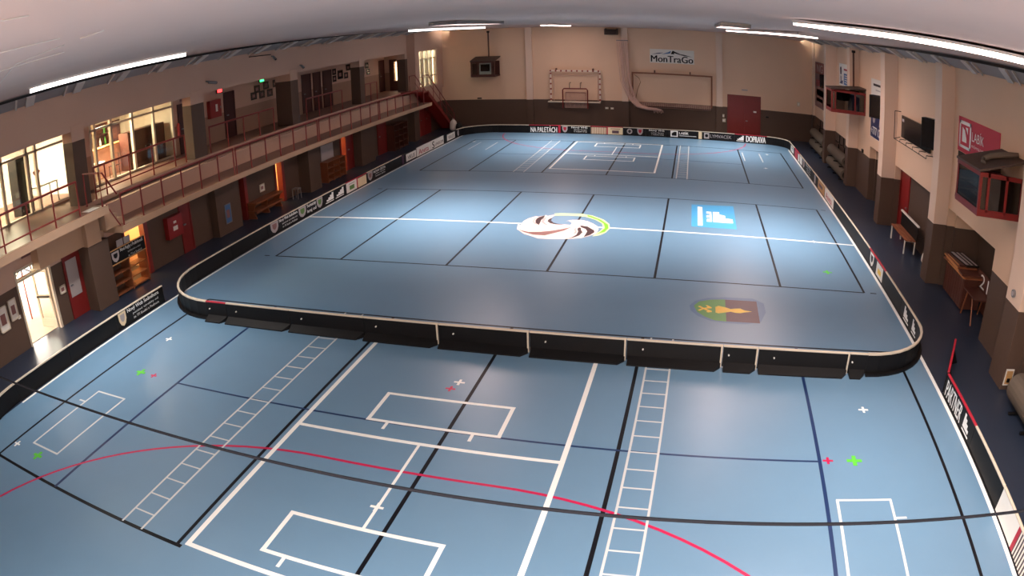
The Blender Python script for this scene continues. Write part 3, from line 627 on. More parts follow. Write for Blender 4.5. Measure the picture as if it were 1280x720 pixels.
# near end, seen from its back
curved(XBL+2.4, YBN+2.4, 2.4, -PI, -PI/2, 'curved black rink board at the near left corner')
NB = [-7.96, -7.25, -5.2, -3.15, -1.33, 0.69, 2.73, 4.74, 5.5, 7.58]
ND = ['short crimson railed rink board of the near end, beside the left corner', 'second black rink board of the near end counted from the left corner', 'third black rink board of the near end counted from the left corner',
      'black rink board of the near end behind the left edge of the near goal area', 'black rink board of the near end crossing the middle black floor line', 'black rink board of the near end over the right edge of the near goal area',
      'black rink board of the near end behind the right ladder marking', 'narrow black filler board in the right half of the near end', 'black rink board of the near end, last before the right corner']
for k in range(9):
    board((NB[k], YBN), (NB[k+1], YBN), (0,1), ND[k], 'adred' if k == 0 else 'offw', joint=(k >= 3))
t = board((7.58, YBN), (XBR-1.85, YBN), (0,1), 'very short black rink board joining the near end to its right corner', 'offw')
# boards that go on along both sides in front of the near end
f = lb(-10.95, -8.72, 'black rink board with a shield and text, free end facing the near left corner')
f.shield(-10.84, -10.5, 'adcream', 'lgrey'); small_lines(f, -10.43, -8.95, ['Nový Web Sedmihora', 'poctivé výrobky od', 'ze Tří Studní a Podhora'])
lb(-13.0, -10.95, 'plain black rink board opposite the open bright doorway')
lb(-15.15, -13.0, 'plain black rink board nearest the lower left, before the curve')
curved(XBL+3.0, -15.15, 3.0, -PI, -PI+0.6, 'curved black rink board at the lower left edge of the photo')
f = rb(-10.2, -12.3, 'crimson railed rink board reading PARTNER on the right', 'adred')
f.txt('PARTNER', -10.32, -11.5, 0.07, 0.42, 'line_w', 0.012); f.steps(-12.05, -11.68)
rb(-12.3, -14.25, 'plain black rink board right of the PARTNER board, nearer to the viewer')
f = rb(-14.25, -16.3, 'white rink board with a crimson bar and dark stripes at the lower right')
f.rect(-14.27, -15.3, 0.02, 0.47, 'white', 'ad_panel'); f.rect(-15.3, -15.42, 0.02, 0.47, 'adred', 'ad_edge'); f.rect(-15.42, -16.28, 0.02, 0.47, 'adstripey', 'ad_panel')
gt = board((9.9, -10.12), (10.72, -8.42), (-1,-0.45), 'black gate board swung open behind the PARTNER board, crimson top', 'adred', feet=False)

# ------------------------------------------------------------------ far wall fittings
def goal_frame(name, label, x0, x1, z0, z1, y, r, mats, cat='goal'):
    t = thing(name, label, cat, ((x0+x1)/2, YF, z0))
    return t
t = thing('handball_goal', 'red and white handball goal hung flat on the far wall', 'goal', (-3.8, 22.6, 1.72))
a = MB(); a.box(-5.42, -2.1, 22.42, 22.52, 3.76, 3.86); a.build('crossbar', M['stripedx'], t)
for x in (-5.42, -2.2):
    a = MB(); a.box(x, x+0.1, 22.42, 22.52, 1.78, 3.76); a.build('post', M['striped'], t)
a = MB(); a.box(-5.55, -2.12, 22.25, 22.52, 1.70, 1.78); a.build('ground_bar', M['offw'], t)
a = MB(); a.tube([(-5.2,22.6,3.5),(-2.3,22.6,3.5)], 0.02); a.tube([(-5.2,22.6,1.8),(-5.2,22.6,3.5)], 0.02); a.tube([(-2.3,22.6,1.8),(-2.3,22.6,3.5)], 0.02); a.build('net_frame', M['netw'], t)
for x in (-5.0, -2.6):
    a = MB(); a.box(x-0.03, x+0.03, 22.44, 22.70, 3.86, 3.98); a.build('wall_hook', M['dwood'], t)
t = thing('floorball_goal', 'small dark red floorball goal hung inside the handball goal', 'goal', (-3.74, 22.4, 1.28))
a = MB(); a.tube([(-4.55,22.2,1.32),(-4.55,22.2,2.55),(-4.47,22.2,2.64),(-3.01,22.2,2.64),(-2.93,22.2,2.55),(-2.93,22.2,1.32)], 0.045); a.build('front_frame', M['dred'], t)
a = MB(); a.tube([(-4.4,22.45,1.5),(-4.4,22.45,2.35),(-3.1,22.45,2.35),(-3.1,22.45,1.5)], 0.025); a.build('rear_frame', M['dred'], t)
def net(name, mat_, parent, o, ux, uz, nx, nz, r=0.008):
    mb = MB(); o, ux, uz = Vector(o), Vector(ux), Vector(uz)
    for i in range(nx+1): mb.tube([o+ux*i/nx, o+ux*i/nx+uz], r, 4)
    for j in range(nz+1): mb.tube([o+uz*j/nz, o+uz*j/nz+ux], r, 4)
    return mb.build(name, mat_, parent)
net('net', M['netw'], t, (-4.45,22.4,1.35), (1.42,0,0), (0,0.05,1.05), 22, 16, 0.009)
for x in (-4.1, -3.4):
    a = MB(); a.tube([(x,22.2,2.66),(x,22.25,3.0),(x,22.69,3.02)], 0.02); a.build('hanging_hook', M['black'], t)
t = thing('football_goal', 'wide brown framed football goal hung on the far wall under the mountain logo', 'goal', (2.55, 22.5, 1.7))
a = MB(); a.box(-0.08, 5.16, 22.4, 22.5, 3.74, 3.84); a.build('crossbar', M['wood'], t)
for x in (-0.08, 5.06):
    a = MB(); a.box(x, x+0.1, 22.4, 22.5, 1.72, 3.74); a.build('post', M['wood'], t)
net('net', M['netw'], t, (0.05,22.35,1.55), (5.0,0,0), (0,0.28,0.27), 60, 5, 0.010)
a = MB(); a.tube([(0.05,22.3,1.6),(5.1,22.3,1.6)], 0.03); a.build('ground_bar', M['dwood'], t)
a = MB(); a.tube([(0.05,22.45,3.7),(0.4,22.3,3.45),(0.5,22.25,3.2),(0.3,22.3,2.7),(0.1,22.4,1.8)], 0.02); a.build('side_stay', M['wood'], t)
for x in (1.4, 3.7):
    a = MB(); a.box(x-0.04, x+0.04, 22.42, 22.685, 3.84, 4.0); a.build('wall_hook', M['dwood'], t)
# gathered divider net
t = thing('divider_net', 'gathered pale ball net hanging by the middle pilaster of the far wall', 'net', (-0.6, 22.3, 1.2))
a = MB()
for k in range(9):
    x0 = -1.0+0.085*k; sag = 0.12*math.sin(k*1.3)
    a.tube([(x0,22.35,5.9),(x0+0.08+sag*0.3,22.32,4.6),(x0+0.2+sag*0.5,22.3,3.2),(-0.35+0.06*k,22.28,2.2),(0.1+0.05*k,22.25,1.72),(0.75+0.05*k,22.22,1.5)], 0.022, 5)
a.build('net', M['netw'], t)
a = MB()
a.tube([(-0.1,22.26,1.9),(0.3,22.2,1.6),(0.9,22.18,1.48),(1.5,22.18,1.45),(1.85,22.2,1.4)], [0.05,0.09,0.1,0.09,0.06], 8); a.build('net_bundle', M['netw'], t, smooth=True)
for k in range(6):
    a = MB(); x = 1.35+0.11*k; a.tube([(x,22.18,1.42),(x+0.04,22.14,1.22+0.05*(k % 2))], 0.02, 6); a.build('tassel', M['netw'], t)
a = MB(); a.tube([(-1.02,22.35,5.92),(-0.26,22.35,5.92)], 0.03); a.tube([(-0.6,22.35,5.92),(-0.6,22.71,5.92)], 0.025); a.build('hanging_bar', M['grey'], t)
# mountain logo sign
t = thing('mountain_sign', 'white MonTraGo sign with a dark blue mountain outline high on the far wall', 'sign', (2.54, 22.68, 4.5))
a = MB(); a.box(1.1, 3.98, 22.66, 22.69, 4.5, 5.42); a.build('sign_board', M['paper'], t)
f = Face(t, (0,22.66,0), (0,-1,0), 'x', 1)
f.txt('MonTraGo', 1.16, 3.92, 4.56, 5.0, 'board', 0.015)
f.poly([(1.2,5.06),(1.6,5.16),(2.0,5.2),(1.75,5.12)], 'navy', 'mountain_ridge'); f.poly([(1.85,5.08),(2.3,5.24),(2.48,5.34),(2.42,5.16)], 'bluep', 'mountain_slope'); f.poly([(2.46,5.12),(2.58,5.36),(3.1,5.14),(3.3,5.12),(3.9,4.98),(3.2,5.06),(2.9,5.14),(2.66,5.2),(2.7,5.12)], 'board', 'mountain_peak')
# glazed scoreboard cabin, and the two cabins on the right wall
def cabin(name, label, x0, x1, y0, y1, z0, z1, zb, cat, wall_side, mull_front, frame='dred', pole=None, glassm='dglass'):
    """box cabin fixed to a wall; front faces -y; wall_side 'x+' or 'y+' ; roof rises to zb at the wall"""
    t = thing(name, label, cat, ((x0+x1)/2, (y0+y1)/2, z0))
    a = MB(); a.box(x0, x1, y0, y1, z0, z0+0.07); a.build('floor_panel', M[frame], t)
    a = MB()
    if wall_side == 'x+': a.add([(x0-.04,y0-.04,z1),(x0-.04,y1+.02,z1),(x1,y1+.02,zb),(x1,y0-.04,zb),(x0-.04,y0-.04,z1+.05),(x0-.04,y1+.02,z1+.05),(x1,y1+.02,zb+.05),(x1,y0-.04,zb+.05)], [(0,1,2,3),(7,6,5,4),(0,4,5,1),(1,5,6,2),(2,6,7,3),(3,7,4,0)])
    else: a.add([(x0-.04,y0-.04,z1),(x1+.04,y0-.04,z1),(x1+.04,y1,zb),(x0-.04,y1,zb),(x0-.04,y0-.04,z1+.05),(x1+.04,y0-.04,z1+.05),(x1+.04,y1,zb+.05),(x0-.04,y1,zb+.05)], [(0,3,2,1),(4,5,6,7),(0,1,5,4),(1,2,6,5),(2,3,7,6),(3,0,4,7)])
    a.build('roof', M['roofm'], t)
    for x, y in ((x0, y0), (x1-0.07, y0), (x0, y1-0.07)):
        a = MB(); a.box(x, x+0.07, y, y+0.07, z0+0.07, z1); a.build('corner_post', M[frame], t)
    fr = MB()
    fr.box(x0, x1, y0-0.01, y0+0.06, z1-0.1, z1); fr.box(x0, x1, y0-0.01, y0+0.06, z0+0.05, z0+0.16)
    for m_ in mull_front: fr.box(m_-0.035, m_+0.035, y0-0.01, y0+0.06, z0+0.1, z1)
    fr.build('front_frame', M[frame], t)
    fr = MB(); fr.box(x0-0.01, x0+0.06, y0, y1, z1-0.1, z1); fr.box(x0-0.01, x0+0.06, y0, y1, z0+0.05, z0+0.16); fr.build('side_frame', M[frame], t)
    a = MB(); a.box(x0+0.07, x1-0.07, y0+0.02, y0+0.03, z0+0.16, z1-0.1); a.build('front_glass', M[glassm], t)
    a = MB(); a.box(x0+0.02, x0+0.03, y0+0.07, y1-0.07, z0+0.16, z1-0.1); a.build('side_glass', M[glassm], t)
    a = MB(); a.box(x0+0.05, x1-0.02, y1-0.06, y1-0.01, z0+0.07, z1-0.02); a.build('back_panel', M['dwood'], t)
    if pole:
        a = MB(); a.tube([(pole[0], pole[1], zb-0.1), (pole[0], pole[1], 6.55)], 0.05); a.build('hanging_pole', M['dwood'], t)
        a = MB(); a.tube([(pole[0], pole[1]-0.02, 6.5), (pole[0], pole[1]-0.02, 6.62)], 0.1, 10); a.build('pole_cap', M['black'], t)
    return t
t = cabin('scoreboard_cabin', 'brown glazed cabin with a white framed screen on the far wall, left end', -10.43, -8.81, 21.4, 22.7, 3.5, 4.55, 4.8, 'cabin', 'y+', [-9.95, -9.0], 'dwood', (-9.5, 22.5), 'glass')
a = MB(); a.box(-9.93, -9.02, 21.57, 21.6, 3.6, 4.52); a.build('front_board', M['wood'], t)
a = MB(); a.box(-9.86, -9.08, 21.47, 21.56, 3.68, 4.48); sf_ = a.build('screen_frame', M['white'], t)
a = MB(); a.box(-9.78, -9.16, 21.462, 21.468, 3.88, 4.36); a.build('screen', M['screen'], sf_)
a = MB(); a.box(-9.04, -8.92, 21.5, 21.6, 3.75, 4.3); a.build('loudspeaker', M['black'], t)
a = MB(); a.box(-10.36, -9.95, 21.6, 21.64, 3.6, 4.4); a.build('side_panel', M['dwood'], t)
t = cabin('timekeeper_cabin', 'dark red glazed cabin on the right wall between the far pillars, under a brown pole', 10.35, 12.1, 8.4, 9.7, 3.63, 4.68, 4.85, 'cabin', 'x+', [10.55, 11.55], 'dred', (11.75, 9.6))
a = MB(); a.box(10.75, 11.3, 8.9, 8.96, 3.95, 4.5); a.build('screen', M['screen'], t)
a = MB(); a.box(10.95, 11.1, 8.88, 8.9, 4.05, 4.25); a.build('paper_sheet', M['paper'], t)
a = MB(); a.box(11.15, 11.5, 8.6, 8.9, 3.78, 3.9); a.build('control_box', M['offw'], t)
a = MB(); a.box(10.6, 10.95, 8.6, 8.9, 3.76, 3.84); a.build('keyboard', M['offw'], t)
t = cabin('timekeeper_cabin', 'large red framed glazed cabin at the right edge, under the LABÍK sign', 10.68, 12.1, -8.5, -6.95, 3.5, 4.5, 4.88, 'cabin', 'x+', [10.95, 11.52, 12.02], 'dred')
a = MB(); a.box(11.1, 11.38, -7.6, -7.55, 3.8, 4.1); a.build('paper_sheet', M['paper'], t)
a = MB(); a.box(11.3, 11.9, -8.2, -7.7, 3.6, 3.75); a.build('keyboard', M['black'], t)
a = MB(); a.box(11.6, 11.95, -7.4, -7.2, 3.57, 4.35); a.build('red_cupboard', M['dred'], t)
t = thing('folded_sheet', 'rolled grey sheet lying on the roof of the red framed cabin', 'sheet', (11.4, -8.1, 4.75))
def zroof(x): return 4.55 + (x-10.64)/(12.1-10.64)*0.38
a = MB(); a.tube([(11.0,-7.9,zroof(11.0)+.07),(11.3,-7.8,zroof(11.3)+.085),(11.7,-7.95,zroof(11.7)+.085),(12.05,-8.1,zroof(12.05)+.07)], [0.06,0.08,0.08,0.06], 10); a.build('sheet_roll', M['vinyl'], t, smooth=True)
a = MB(); a.tube([(11.02,-7.92,zroof(11.0)+.1),(10.95,-8.0,zroof(11.0)+.03),(10.98,-8.15,zroof(11.0)+.03)], [0.05,0.05,0.03], 8); a.build('loose_end', M['vinyl'], t, smooth=True)
# doors of the far wall etc.
d = MB(); d.box(6.15, 8.4, 22.66, 22.72, 0, 2.7); d1 = struct(d.build('door_1', M['dred'])); d1['_w'] = (0,0,0)
for x0 in (6.22, 7.3):
    a = MB(); a.box(x0, x0+1.04, 22.62, 22.67, 0.02, 2.63); lf = a.build('door_leaf', M['dred'], d1)
a = MB(); a.box(7.38, 7.52, 22.57, 22.62, 1.0, 1.06); a.build('door_handle', M['grey'], d1)
a = MB(); a.box(7.9, 8.1, 22.6, 22.62, 1.62, 1.72); a.build('door_plate', M['paper'], d1)
def plate(name, label, cat, box, m, extra=None):
    mb = MB(); mb.box(*box); o = mb.build(name, M[m]); tag(o, label, cat); return o
plate('exit_sign', 'small pale sign above the red double door', 'sign', (7.1,7.5,22.67,22.71,3.02,3.1), 'lgrey')
def switchbox(label, x, z, w_=0.16, h=0.2, n=1):
    t = thing('switch_box', label, 'switch', (x, 22.68, z)); a = MB(); a.box(x-w_/2, x+w_/2, 22.64, 22.71, z-h/2, z+h/2); a.build('back_box', M['offw'], t)
    a = MB(); a.box(x-w_/4, x+w_/4, 22.625, 22.64, z-h/4, z+h/4); a.build('rocker', M['white'], t)
switchbox('upper pale switch left of the red double door', 5.88, 1.25); switchbox('lower pale switch left of the red double door, wider', 5.9, 0.95, 0.3, 0.22)
switchbox('left white socket on the dado under the net', -1.75, 1.35, 0.2, 0.12); switchbox('right white socket on the dado under the net', -1.4, 1.34, 0.2, 0.12)
switchbox('beige box on the far wall by the right corner', 11.0, 2.47, 0.2, 0.3)
plate('wall_vent', 'small dark vent on the dado edge below the scoreboard cabin', 'vent', (-10.45,-10.15,22.65,22.71,1.9,1.98), 'black')
plate('wall_clip', 'small dark clip on the dado right of the red double door', 'clip', (8.75,8.95,22.64,22.71,1.35,1.45), 'black')
t = thing('fan_heater', 'dark fan heater hung under the ceiling above the divider net', 'heater', (-1.3, 22.3, 6.26))
a = MB(); a.box(-1.75, -0.9, 22.0, 22.6, 6.28, 6.66); a.build('body', M['roofm'], t, bevel=0.03)
a = MB()
for k in range(5): a.box(-1.68, -0.97, 21.97, 22.0, 6.32+0.065*k, 6.36+0.065*k)
a.build('louvre', M['black'], t)
for x in (-1.7, -0.95):
    a = MB(); a.box(x-0.03, x+0.03, 22.2, 22.7, 6.62, 6.7); a.build('bracket', M['black'], t)

# ------------------------------------------------------------------ railings of the gallery
def railing(label, x, ys_, z0, zt, bottom=None, thick=(), group='gallery railings', ends=(0, 0)):
    t = thing('railing', label, 'railing', (x, (ys_[0]+ys_[-1])/2, z0), group)
    a = MB(); a.tube([(x, ys_[0]-ends[0], zt), (x, ys_[-1]+ends[1], zt)], 0.036); a.build('top_rail', M['drail'], t)
    if bottom:
        a = MB(); a.tube([(x, ys_[0], bottom), (x, ys_[-1], bottom)], 0.026); a.build('bottom_rail', M['drail'], t)
    for k, y in enumerate(ys_):
        a = MB(); r = 0.028
        if k in thick: a.box(x-0.025, x+0.025, y-0.07, y-0.02, z0, zt); a.box(x-0.025, x+0.025, y+0.02, y+0.07, z0, zt)
        else: a.tube([(x, y, z0), (x, y, zt)], r)
        a.build('post', M['drail'], t)
    return t
Y0 = -8.67
sec = ['gallery walkway railing nearest the viewer, in front of the buffet window', 'walkway railing, second section from the near end', 'walkway railing, third section from the near end', 'walkway railing, fourth section from the near end, before the stairs']
for k in range(4):
    ysx = [Y0+1.05*(6*k+j)+(0.08 if j == 0 else (-0.08 if j == 6 else 0)) for j in range(7)]
    if k == 3: ysx = [y for y in ysx if y < 16.9]
    railing(sec[k], -11.82, ysx, 2.3, 3.27)
railing('balcony railing in front of the nearest glazed room', -11.9, [-15.6, -14.55, -13.5, -12.45, -11.4, -10.36], 3.1, 4.12, 3.32)
railing('inner gallery railing in front of the buffet glazing', -13.46, [-8.3, -7.75, -6.5, -5.25, -4.0, -3.35], 3.05, 4.08, 3.28)
railing('inner gallery railing before the red hose cabinet', -13.46, [-1.8, -0.6, 0.55, 1.7, 2.85], 3.05, 4.08)
railing('inner gallery railing before the row of three dark doors', -13.46, [5.7, 6.9, 8.1, 9.3], 3.05, 4.08)
railing('inner gallery railing before the far small pictures', -13.46, [12.0, 12.7, 13.5], 3.05, 4.08)
# short steps from balcony to walkway, with their hand rail
t = thing('short_stairs', 'short steps with red handrail from near balcony down to the walkway', 'stairs', (-12.5, -8.8, 2.3))
for k in range(3):
    a = MB(); a.box(-13.35, -12.1, -9.19+0.28*k, -9.19+0.28*(k+1), 2.3, 2.9-0.2*k); a.build('step', M['slab'], t)
a = MB(); a.tube([(-11.85,-9.4,3.1),(-11.85,-9.4,4.1),(-11.85,-9.25,4.08),(-11.84,-8.72,3.30)], 0.03); a.build('handrail', M['drail'], t)
a = MB(); a.tube([(-12.75,-9.35,3.1),(-12.75,-9.35,4.12),(-11.85,-9.4,4.12)], 0.03); a.build('end_rail', M['drail'], t)
a = MB(); a.tube([(-11.85,-9.25,3.12),(-11.84,-8.74,2.33)], 0.022); a.build('lower_rail', M['drail'], t)
o = plate('paper_sheet', 'white sheet lying on the balcony edge beside the short steps', 'paper', (-12.35,-11.95,-9.95,-9.45,3.1,3.106), 'paper')
# far stairs from gallery to floor
t = thing('stairs', 'red steel stairs from the gallery down to the floor in the far left corner', 'stairs', (-12.35, 20.0, 0))
SX0, SX1 = -12.82, -11.95
a = MB(); a.box(-13.4, SX1, 16.7, 17.6, 2.95, 3.05); a.build('landing', M['dred'], t)
n = 16
for k in range(n):
    y = 17.6 + 4.5*k/n; z = 3.05 - 3.05*(k+1)/n
    a = MB(); a.box(SX0+0.03, SX1-0.03, y, y+4.5/n+0.02, z-0.01, z+0.03); a.box(SX0+0.03, SX1-0.03, y, y+0.02, z, z+3.05/n-0.02); a.build('step', M['red'], t)
for x in (SX0, SX1):
    a = MB(); a.prism([(x-0.02,17.55,3.05),(x-0.02,22.15,-0.0+0.01),(x-0.02,21.75,0.01),(x-0.02,17.55,2.75)], (0.04,0,0)); a.build('stringer', M['dred'], t)
    a = MB(); a.tube([(x,16.75,3.05),(x,16.75,4.05),(x,17.6,4.05),(x,22.1,1.0),(x,22.1,0.0)], 0.028); a.build('handrail', M['drail'], t)
    a = MB(); a.tube([(x,17.6,3.55),(x,22.1,0.5)], 0.018); a.build('mid_rail', M['drail'], t)
    for k in (1, 2, 3):
        y = 17.6+4.5*k/4-0.3; z = 3.05-3.05*(y-17.6)/4.5
        a = MB(); a.tube([(x,y,z),(x,y,z+1.0)], 0.02); a.build('rail_post', M['drail'], t)
def bag(label, x, y, z, w_, h, m, name='bag'):
    t = thing(name, label, 'bag', (x, y, z)); a = MB()
    prof = [(0.75,0.0),(1.0,0.12),(0.98,0.5),(0.8,0.8),(0.42,0.95),(0.3,1.0)]
    N = 12; vs = []
    for r, zz in prof: vs += [(x+r*w_/2*math.cos(2*PI*j/N)*(1+0.1*math.sin(3*j)), y+r*w_/2*math.sin(2*PI*j/N), z+zz*h) for j in range(N)]
    fs = [tuple(range(N))[::-1], tuple(range((len(prof)-1)*N, len(prof)*N))]
    for i in range(len(prof)-1):
        for j in range(N): fs.append((i*N+j, i*N+(j+1) % N, (i+1)*N+(j+1) % N, (i+1)*N+j))
    a.add(vs, fs); a.build('sack', M[m], t, smooth=True)
    a = MB(); a.tube([(x-0.06,y,z+h*0.97),(x-0.05,y,z+h+0.07),(x+0.05,y,z+h+0.07),(x+0.06,y,z+h*0.97)], 0.012); a.build('handle', M[m], t)
bag('white sack on the floor at the foot of the far stairs', -11.6, 20.9, 0, 0.5, 0.72, 'paper'); bag('black bag beside the white sack at the foot of the far stairs', -11.15, 20.7, 0, 0.42, 0.55, 'black')

# ------------------------------------------------------------------ windows and doors of the gallery
fr = MB()
for y in (18.5, 19.27, 20.05, 20.82, 21.55): fr.box(-13.08, -12.9, y, y+0.06, 3.1, 5.55)
for z in (3.1, 3.75, 4.95, 5.5): fr.box(-13.06, -12.92, 18.5, 21.6, z, z+0.06)
w3 = struct(fr.build('window_3', M['offw'])); w3['_w'] = (0,0,0)
for j in range(4):
    for z0, z1 in ((3.16, 3.75), (3.81, 4.95), (5.01, 5.5)):
        y = 18.5+0.775*j; g = MB(); g.box(-13.0, -12.99, y+0.06, y+0.775, z0, z1); g.build('pane', M['glass'], w3)
cl = bpy.data.materials.new('thin_curtain'); cl.use_nodes = True
nt = cl.node_tree; nt.nodes.clear(); d_ = nt.nodes.new('ShaderNodeBsdfDiffuse'); tr = nt.nodes.new('ShaderNodeBsdfTranslucent'); mx = nt.nodes.new('ShaderNodeMixShader'); oo = nt.nodes.new('ShaderNodeOutputMaterial')
d_.inputs[0].default_value = lin((226,214,190)); tr.inputs[0].default_value = lin((204,196,178)); mx.inputs[0].default_value = 0.16
nt.links.new(d_.outputs[0], mx.inputs[1]); nt.links.new(tr.outputs[0], mx.inputs[2]); nt.links.new(mx.outputs[0], oo.inputs[0])
def curtain(label, x, y0, y1, z0, z1, waves):
    t = thing('curtain', label, 'curtain', (x, (y0+y1)/2, z0), None); a = MB(); N = waves*6; vs = []
    for k in range(N+1):
        y = y0+(y1-y0)*k/N; xo = 0.05*math.sin(2*PI*k/6)
        vs += [(x+xo, y, z0), (x+xo, y, z1)]
    a.add(vs, [(2*k, 2*k+2, 2*k+3, 2*k+1) for k in range(N)]); a.build('cloth', cl, t, smooth=True)
    a = MB(); a.tube([(x, y0-0.05, z1+0.01), (x, y1+0.05, z1+0.01)], 0.02); a.build('curtain_rod', M['offw'], t)
curtain('pale curtain behind the barred window above the far stairs', -13.28, 18.55, 21.55, 3.12, 5.5, 10)
curtain('pale curtain at the left of the nearest glazed room', -15.75, -13.8, -11.4, 3.12, 5.3, 8)
# gallery end wall with a bright pane in its door
wall('wall_gallery_end', 'y', 18.6, 18.8, -16.2, -13.1, 3.05, 5.63, [(-14.62, -14.14, 3.7, 4.95)], 4.25, [M['tan'], M['grey_cream']])
d4 = MB(); d4.box(-14.95, -14.65, 18.54, 18.6, 3.05, 5.12); d4.box(-14.12, -13.95, 18.54, 18.6, 3.05, 5.12); d4.box(-14.65, -14.12, 18.54, 18.6, 3.05, 3.68); d4.box(-14.65, -14.12, 18.54, 18.6, 4.97, 5.12)
d4 = struct(d4.build('door_2', M['dwood'])); d4['_w'] = (0,0,0)
g = MB(); g.box(-14.65, -14.12, 18.57, 18.58, 3.68, 4.97); g.build('pane', M['glass'], d4)
a = MB(); a.box(-14.09, -14.04, 18.47, 18.54, 4.0, 4.16); a.build('door_handle', M['grey'], d4)
def flush_door(name, x, y0, y1, z0, z1, m='dred', side=1, handle=True):
    f_ = MB(); e = 0.07
    f_.box(x, x+0.05*side, y0-e, y0, z0, z1+e); f_.box(x, x+0.05*side, y1, y1+e, z0, z1+e); f_.box(x, x+0.05*side, y0, y1, z1, z1+e)
    d = struct(f_.build(name, M[m])); d['_w'] = (0,0,0)
    a = MB(); a.box(x, x+0.03*side, y0, y1, z0, z1); a.build('door_leaf', M[m], d)
    if handle:
        a = MB(); a.box(x+0.03*side, x+0.08*side, y0+0.08, y0+0.2, z0+1.0, z0+1.05); a.build('door_handle', M['grey'], d)
    return d
mdk = mat('door_dark_brown', (64, 26, 24), 0.5, 0.15); M['ddoor'] = mdk
for k, (a_, b_) in enumerate(((-1.55, -0.78), (1.68, 2.36), (8.45, 9.24), (9.62, 10.28), (10.68, 11.52), (17.85, 18.5))):
    flush_door('door_%d' % (k+3), XB, a_, b_, 3.05, 5.06, 'ddoor')
flush_door('door_9', XL, -10.66, -9.98, 0, 1.95, 'dred')
flush_door('door_10', XL, -4.66, -4.14, 0, 1.95, 'dred'); flush_door('door_11', XL, 4.9, 5.5, 0, 1.95, 'dred'); flush_door('door_12', XL, 8.5, 9.1, 0, 1.95, 'dred')
flush_door('door_13', XL, 12.2, 13.2, 0, 1.95, 'dred'); flush_door('door_14', XL, 18.35, 19.2, 0, 1.95, 'dred'); flush_door('door_15', XL, 19.3, 20.15, 0, 1.95, 'dred')
flush_door('door_16', 12.42, 1.85, 3.0, 0, 2.35, 'red', -1)
def door_lining(name, a_, b_, z1, m='drail'):
    f_ = MB()
    f_.box(XL-0.21, XL+0.06, a_-0.06, a_+0.02, 0, z1+0.06); f_.box(XL-0.21, XL+0.06, b_-0.02, b_+0.18, 0, z1+0.06); f_.box(XL-0.21, XL+0.04, a_, b_, z1-0.02, z1+0.06)
    return struct(f_.build(name, M[m]))
for k, (a_, b_, z0, z1) in enumerate(HL[1:]): door_lining('door_%d' % (17+k), a_, b_, z1)
# the open outside door at lower left
f_ = MB(); a_, b_ = -12.76, -11.3
f_.box(XL-0.2, XL+0.03, a_-0.02, a_+0.05, 0, 2.27); f_.box(XL-0.2, XL+0.03, b_-0.05, b_+0.04, 0, 2.27); f_.box(XL-0.2, XL+0.03, a_, b_, 2.2, 2.27); f_.box(XL-0.15, XL+0.02, a_, b_, 1.9, 1.97)
od = struct(f_.build('door_22', M['offw'])); od['_w'] = (0,0,0)
g = MB(); g.box(XL-0.08, XL-0.07, a_+0.05, b_-0.05, 1.97, 2.2); g.build('pane', M['glass'], od)
e0 = Vector((XL-0.12, b_-0.08, 0)); dv = Vector((-0.72, -0.16, 0)); rz = math.atan2(dv.y, dv.x); L = dv.length
lf = MB()
for k, (s0, s1, z0, z1) in enumerate(((0,0.1,0.03,1.88),(0.9,1.0,0.03,1.88),(0.1,0.9,0.03,0.3),(0.1,0.9,1.75,1.88),(0.1,0.9,0.95,1.05))):
    lf.obox(e0+dv*((s0+s1)/2)+UP*((z0+z1)/2), (L*(s1-s0), 0.05, z1-z0), rz)
lf = lf.build('door_leaf', M['offw'], od)
for z0, z1 in ((0.3,0.95),(1.05,1.75)):
    g = MB(); g.obox(e0+dv*0.5+UP*((z0+z1)/2), (L*0.8, 0.012, z1-z0), rz); g.build('pane', M['glass'], od)
a = MB(); a.obox(e0+dv*0.5+UP*1.0+Vector((0,-0.07,0)), (L*0.8, 0.04, 0.05), rz); a.build('push_bar', M['black'], od)
mb = MB(); mb.box(-30.0, XL-0.2, -19.0, -7.8, -0.02, 0.012); struct(mb.build('floor_outside', M['paving']))
t = thing('climbing_frame', 'red metal frame seen outside through the open doorway', 'frame', (-14.9, -11.2, 0.01))
for k, y in enumerate((-11.7, -11.25, -10.8)):
    a = MB(); a.tube([(-15.0,y,0.012),(-15.0,y,2.1)], 0.03); a.build('post', M['red'], t)
for z in (1.45, 1.75, 2.05):
    a = MB(); a.tube([(-15.0,-11.75,z),(-15.0,-10.75,z)], 0.025); a.build('crossbar', M['red'], t)
for z in (1.45, 1.75):
    a = MB(); a.tube([(-15.0,-11.7,z),(-15.0,-11.25,z+0.3),(-15.0,-10.8,z)], 0.022); a.build('brace', M['red'], t)

# ------------------------------------------------------------------ gallery fittings
def frame_pic(label, x, y, z, w_, h, group=None, m='screen', fm='black', d=1):
    t = thing('picture', label, 'picture', (x, y, z), group)
    a = MB(); b = 0.035
    a.box(x, x+0.03*d, y-w_/2, y+w_/2, z-h/2, z-h/2+b); a.box(x, x+0.03*d, y-w_/2, y+w_/2, z+h/2-b, z+h/2); a.box(x, x+0.03*d, y-w_/2, y-w_/2+b, z-h/2, z+h/2); a.box(x, x+0.03*d, y+w_/2-b, y+w_/2, z-h/2, z+h/2); a.build('picture_frame', M[fm], t)
    a = MB(); a.box(x, x+0.015*d, y-w_/2+b, y+w_/2-b, z-h/2+b, z+h/2-b); sh_ = a.build('picture_sheet', M[m], t)
    a = MB(); a.box(x+0.015*d, x+0.018*d, y-w_*0.25, y+w_*0.25, z-h*0.22, z+h*0.2); a.build('picture_mark', M['mbrown'], sh_)
    return t
nm = [('upper left', 4.3, 4.92), ('upper middle', 5.07, 5.0), ('upper right', 5.92, 5.0), ('lower left', 4.0, 4.63), ('lower middle', 4.68, 4.61), ('lower right', 5.38, 4.6)]
